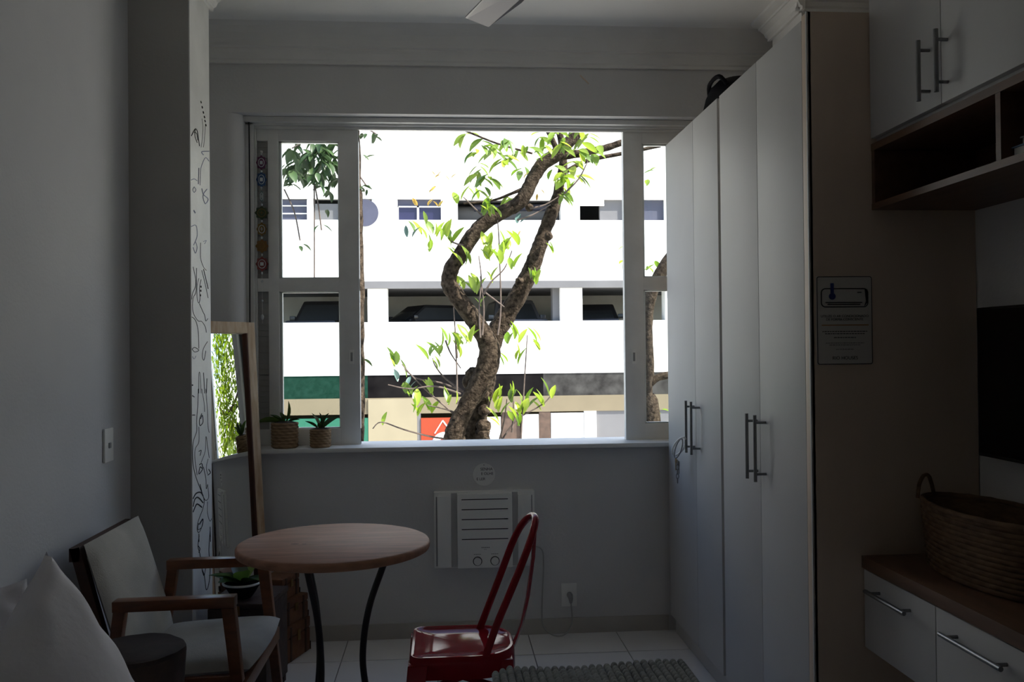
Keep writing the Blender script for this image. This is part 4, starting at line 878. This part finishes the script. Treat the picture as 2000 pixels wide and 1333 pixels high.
car('dark car on the parking deck seen through the left sash', (fx(610), YF0 + 2.7, 1.411), math.radians(-95), 'car_dark', 1)

# ================================================================== TREES
LF = {k: [leafmesh('leaf', k, 1.0, w, .22, .2) for w in (.36, .46)] for k in ('leaf_lime', 'leaf_mid', 'leaf_dark', 'leaf_old', 'leaf_teal', 'leaf_sun')}
def leaves(root, pos, n, L, kinds, spread=0.6, base=(0, 0, 1)):
    for k in range(n):
        a = random.uniform(0, 2 * math.pi); d = Vector(base) + Vector((math.cos(a), math.sin(a) * .8, random.uniform(-.3, .3))) * spread * random.uniform(.5, 1.4)
        p = Vector(pos) + Vector((random.gauss(0, 1), random.gauss(0, 1), random.gauss(0, 1))) * L * .13
        place(random.choice(LF[random.choice(kinds)]), 'leaf', root, orient(p, d, random.uniform(-.6, .6), L * random.uniform(.7, 1.2)))
YT = 6.6
k_ = YT / FPX
def tp(px, py, dy=0): return at(px, py, YT + dy)
tr = thing('street_tree', 'forked leaning street tree with fresh green leaves right outside the window', 'tree', (tp(910, 866).x, YT, -3.05))
def limb(name, pts, seg=12, sub=5, lump=.14, dy=0.0, root=None, m='bark'):
    bm = bmesh.new(); tube(bm, [tp(p[0], p[1], dy + (p[3] if len(p) > 3 else 0)) for p in pts], [p[2] * k_ for p in pts], seg, sub, lump); return obj(name, bm, m, root or tr, True)
B1 = [(905, 1000, 22), (892, 880, 21), (888, 850, 20), (896, 825, 18), (908, 800, 17), (925, 770, 19), (943, 738, 21), (955, 705, 22), (955, 675, 20), (937, 642, 18), (915, 610, 17.5), (893, 580, 17), (877, 553, 15.5), (881, 527, 15), (898, 500, 15), (918, 467, 14.5), (945, 437, 14), (980, 416, 13.5), (1013, 397, 14), (1030, 372, 13.5), (1043, 345, 13), (1060, 320, 13.5), (1085, 303, 14), (1107, 283, 12), (1127, 258, 11.5), (1160, 215, 11), (1190, 150, 9)]
B2 = [(935, 1000, 33), (928, 900, 29), (924, 850, 27), (932, 800, 23), (945, 760, 21), (950, 725, 20), (955, 690, 19), (967, 655, 20), (986, 620, 19.5), (1006, 588, 19), (1025, 553, 18), (1037, 527, 17), (1047, 500, 16), (1058, 470, 14.5), (1066, 447, 13), (1076, 418, 14), (1088, 388, 11.5), (1094, 355, 10), (1100, 318, 9), (1095, 270, 7), (1080, 200, 6)]
limb('trunk', [(p[0], p[1], p[2], .22) for p in B2]); limb('trunk', B1)
bm = bmesh.new(); tube(bm, [Vector((tp(905, 1000).x, YT, tp(905, 1000).z)), Vector((tp(915, 1000).x, YT + .1, -1.6)), Vector((tp(920, 1000).x, YT + .12, -3.05))], [.1, .17, .24], 14, 4, .1); obj('root_stem', bm, 'bark', tr, True)
limb('branch', [(1088, 306, 9), (1130, 300, 8), (1180, 290, 7), (1216, 278, 6.5), (1290, 255, 6)]); limb('branch', [(1098, 340, 5), (1145, 315, 4.5), (1216, 300, 4), (1290, 285, 3.5)], dy=.3); limb('branch', [(1040, 360, 4), (1000, 378, 3), (960, 392, 2), (905, 398, 1.5)], 8); limb('branch', [(1090, 300, 6), (1075, 265, 5), (1060, 240, 4)], 8); limb('branch', [(1040, 300, 2.2), (970, 280, 2), (900, 252, 2)], 6)
for x, y, r in ((926, 735, 18), (940, 770, 16), (914, 746, 13), (946, 802, 12), (884, 858, 18), (1034, 405, 9), (1071, 462, 9), (942, 850, 16), (1014, 550, 9), (952, 660, 14), (944, 832, 15)):
    q = tp(x, y, .1); bm = bmesh.new(); bmesh.ops.create_icosphere(bm, subdivisions=2, radius=r * k_, matrix=Matrix.Translation(q))
    for v in bm.verts: v.co += Vector((random.uniform(-1, 1), random.uniform(-1, 1), random.uniform(-1, 1))) * r * k_ * .16
    obj('burl', bm, 'bark', tr, True)
twigs = [[(938, 660), (936, 600), (940, 545), (935, 500)], [(942, 655), (945, 600), (938, 540)], [(972, 655), (978, 600), (975, 480), (972, 430)], [(1017, 866), (1022, 780), (1030, 655)], [(910, 830), (870, 795), (835, 765), (805, 735), (785, 712)], [(905, 765), (860, 748), (815, 740), (790, 722)], [(905, 765), (870, 740), (850, 715), (845, 700)], [(900, 770), (850, 755), (800, 760), (758, 752)], [(893, 700), (890, 660), (886, 600)], [(893, 790), (892, 720), (888, 650)], [(915, 862), (850, 855), (790, 840), (745, 825), (728, 838)], [(905, 812), (870, 800), (835, 792)], [(975, 862), (985, 820), (990, 780)], [(980, 860), (1010, 820), (1060, 790), (1078, 770)], [(945, 575), (960, 550), (985, 525), (1000, 490)], [(945, 570), (965, 585), (985, 600)], [(905, 480), (880, 470), (870, 440)], [(950, 430), (925, 405), (905, 385)], [(1035, 408), (1065, 400), (1090, 385)], [(1000, 845), (1003, 800), (1002, 780)], [(870, 665), (880, 690), (900, 720)], [(1100, 380), (1130, 350), (1148, 315)], [(1010, 430), (1040, 420), (1075, 400)]]
for i, T in enumerate(twigs):
    bm = bmesh.new(); dy = -.12 + .035 * (i % 7); tube(bm, [tp(x, y, dy) for x, y in T], [.0075 - .004 * j / (len(T) - 1) for j in range(len(T))], 6, 4); obj('twig', bm, 'twig', tr, True)
lime = [(845, 455, 3), (868, 458, 4), (882, 470, 3), (893, 492, 3), (838, 480, 2), (950, 475, 5), (955, 500, 4), (985, 478, 6), (978, 500, 4), (1010, 472, 2), (1000, 520, 2), (1083, 488, 2), (1043, 540, 6), (897, 560, 4), (928, 560, 5), (935, 590, 2), (912, 510, 3), (900, 385, 2), (926, 380, 2), (942, 405, 4), (955, 410, 3), (978, 402, 2), (1010, 392, 1), (1110, 365, 2), (805, 455, 1), (822, 450, 2), (830, 435, 1), (770, 708, 4), (838, 690, 3), (850, 715, 2), (868, 660, 3), (858, 685, 3), (897, 668, 3), (912, 660, 3), (900, 685, 2), (998, 668, 3), (1010, 655, 3), (1010, 695, 3), (1050, 660, 2), (1052, 675, 2), (985, 705, 2), (793, 735, 1), (798, 765, 4), (843, 762, 4), (880, 780, 4), (818, 798, 5), (840, 795, 3), (752, 825, 1), (968, 778, 4), (998, 770, 4), (980, 800, 3), (1020, 800, 5), (1030, 790, 3), (1058, 790, 3), (1080, 766, 2), (1010, 820, 4), (975, 825, 2), (1105, 385, 2), (918, 665, 2), (955, 545, 2), (890, 575, 1)]
for x, y, n in lime: leaves(tr, tp(x, y + 8, random.uniform(-.25, .2)), n, .125, ['leaf_lime', 'leaf_lime', 'leaf_lime', 'leaf_mid'], .5)
mid = [(940, 275, 6), (965, 290, 8), (990, 280, 7), (1010, 300, 7), (985, 310, 6), (930, 300, 4), (935, 330, 6), (950, 345, 6), (940, 365, 3), (905, 262, 3), (960, 395, 3), (1030, 285, 4), (1055, 265, 4), (1070, 290, 3), (1100, 275, 6), (1130, 285, 5), (1150, 265, 4), (1120, 320, 5), (1100, 340, 5), (1125, 345, 4), (1085, 330, 3), (1020, 330, 3), (1050, 310, 2), (1160, 300, 3), (1095, 375, 4), (1140, 255, 3), (1085, 255, 4)]
for x, y, n in mid: leaves(tr, tp(x, y, random.uniform(-.3, .3)), n, .125, ['leaf_mid', 'leaf_mid', 'leaf_lime'], .8, (0, 0, -.35))
for x, y, n in ((850, 345, 3), (880, 350, 2), (842, 375, 2), (835, 400, 3), (815, 402, 3), (858, 405, 2), (1022, 350, 1), (1052, 395, 1), (1060, 375, 1), (1012, 462, 1)): leaves(tr, tp(x, y, .1), n, .06, ['leaf_old'], .7)
for x, y in ((796, 467), (1010, 437), (775, 745), (800, 757)): leaves(tr, tp(x, y), 2, .10, ['leaf_teal'], .8)
# palm-like rough trunk and dark leaves on the left
lt = thing('rough_trunk_tree', 'dark-leaved tree with rough trunk seen through and beside the left sash', 'tree', (at(690, 700, 7.4).x, 7.4, -3.05))
def lp(x, y, Y=7.4): return at(x, y, Y)
bm = bmesh.new(); x_ = lp(689, 500).x; tube(bm, [(x_, 7.4, -3.05), (x_, 7.4, -1), (x_ - .01, 7.4, .5), (x_, 7.4, 2), (x_ - .02, 7.4, 3.4), (x_, 7.4, 4.5)], [.13, .11, .094, .088, .085, .07], 14, 14, .2); obj('trunk', bm, 'bark', lt, True)
for T in ([(680, 240), (640, 270), (610, 300), (575, 340)], [(680, 230), (620, 262), (570, 290)], [(613, 300), (614, 420), (614, 545)], [(555, 370), (575, 415), (586, 470)], [(612, 350), (620, 390), (628, 450)], [(700, 240), (715, 250), (735, 262)], [(700, 340), (708, 352), (715, 362)]):
    bm = bmesh.new(); tube(bm, [lp(x, y) for x, y in T], .006, 6, 4); obj('branch', bm, 'twig', lt, True)
random.seed(21)
for k in range(46):
    x, y = random.uniform(556, 662), random.uniform(272, 350); y = y if not (y > 335 and x > 590 and x < 610) else 300
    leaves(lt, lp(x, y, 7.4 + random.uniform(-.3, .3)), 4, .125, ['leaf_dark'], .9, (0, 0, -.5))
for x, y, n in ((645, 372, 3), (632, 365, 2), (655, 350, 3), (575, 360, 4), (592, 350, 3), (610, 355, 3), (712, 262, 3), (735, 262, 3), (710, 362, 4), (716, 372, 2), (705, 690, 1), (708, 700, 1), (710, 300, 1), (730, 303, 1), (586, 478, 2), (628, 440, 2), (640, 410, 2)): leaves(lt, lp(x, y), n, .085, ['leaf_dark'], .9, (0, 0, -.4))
# tree at the right, mostly hidden by the wardrobe, seen in the mirror
def rp(x, y, Y=8.2): return at(x, y, Y)
rt = thing('street_tree', 'second street tree behind the right sash, its crown mirrored in the pine mirror', 'tree', (rp(1300, 700).x, 8.2, -3.05))
bm = bmesh.new(); tube(bm, [rp(1282, 1400) * 1, rp(1272, 850), rp(1262, 770), rp(1268, 720), rp(1266, 640), rp(1272, 575), rp(1296, 525), rp(1340, 470), rp(1420, 380), rp(1500, 250)], [.12, .10, .06, .045, .04, .055, .06, .06, .055, .05], 12, 5, .15); obj('trunk', bm, 'bark', rt, True)
bm = bmesh.new(); q = rp(1282, 1400); tube(bm, [q, (q.x, 8.2, -3.05)], [.12, .16], 12, 1, .1); obj('root_stem', bm, 'bark', rt, True)
bm = bmesh.new(); tube(bm, [rp(1262, 760), rp(1285, 738), rp(1320, 730), rp(1420, 700)], [.03, .035, .035, .03], 10, 4, .15); obj('branch', bm, 'bark', rt, True)
for x, y, n in ((1222, 478, 2), (1220, 505, 3), (1222, 520, 2), (1265, 520, 3), (1275, 512, 2), (1290, 800, 3), (1275, 805, 2), (1265, 348, 2), (1280, 330, 2)): leaves(rt, rp(x, y), n, .10, ['leaf_mid', 'leaf_lime'], .8, (0, 0, -.2))
random.seed(5)
MC = Vector((5.1, 6.5, 1.40)); md = Vector((.9, .44, 0))
bm = bmesh.new(); tube(bm, [rp(1420, 380), MC + Vector((-.9, .7, .55)), MC + Vector((-.25, .25, .32)), MC + Vector((.2, -.2, .28)), MC + Vector((.6, -.6, .5))], [.05, .045, .035, .03, .02], 10, 5, .15); obj('branch', bm, 'bark', rt, True)
bm = bmesh.new(); tube(bm, [MC + Vector((-.25, .25, .32)), MC + Vector((0, .0, .1)), MC + Vector((.3, -.3, -.05)), MC + Vector((.5, -.5, -.3))], [.025, .02, .015, .008], 8, 5, .1); obj('branch', bm, 'bark', rt, True)
for k in range(85):
    o = Vector((random.gauss(0, .42), random.gauss(0, .36), random.uniform(-.55, .75)))
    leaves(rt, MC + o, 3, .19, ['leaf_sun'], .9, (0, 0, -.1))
fv, ff = [], []
for k in range(2600):
    c = MC + Vector((random.gauss(.9, 1.0), random.gauss(.45, .75), random.uniform(-.9, 2.2))); c.y = max(c.y, 6.1)
    c.x = max(c.x, .29 * c.y + .25)
    a = random.uniform(0, 6.28); d = Vector((math.cos(a), math.sin(a), random.uniform(-.9, .5))).normalized(); sd = d.cross(Vector((random.gauss(0, .4), random.gauss(0, .4), 1))).normalized(); L = random.uniform(.16, .30); w = L * .24; n0 = len(fv)
    fv += [c, c + d * L * .35 + sd * w, c + d * L * .35 - sd * w, c + d * L * .75 + sd * w * .75, c + d * L * .75 - sd * w * .75, c + d * L]
    ff += [(n0, n0 + 1, n0 + 2), (n0 + 1, n0 + 3, n0 + 4, n0 + 2), (n0 + 3, n0 + 5, n0 + 4)]
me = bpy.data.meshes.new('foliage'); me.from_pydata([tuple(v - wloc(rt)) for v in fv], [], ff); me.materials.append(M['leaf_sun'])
fo = bpy.data.objects.new('foliage', me); COL.objects.link(fo); fo.parent = rt; fo['kind'] = 'stuff'
leaves(rt, MC + Vector((-.1, -.1, -.05)), 2, .13, ['leaf_old'], .8)
bb_ = thing('bamboo_clump', 'clump of thin upright green canes below the mirrored tree', 'plant', (3.3, 5.72, -3.05))
M['cane'] = mat('green_cane', (0.30, 0.40, 0.06), .6, .2, 10)
for k in range(26):
    x, y = 3.3 + random.uniform(-.3, .3), 5.72 + random.uniform(-.16, .16); h = random.uniform(.85, 1.12)
    bm = bmesh.new(); tube(bm, [(x, y, -3.05), (x + random.uniform(-.05, .05), y, -1), (x + random.uniform(-.12, .12), y + random.uniform(-.1, .1), h)], [.012, .011, .006], 6, 3); obj('cane', bm, 'cane', bb_, True)
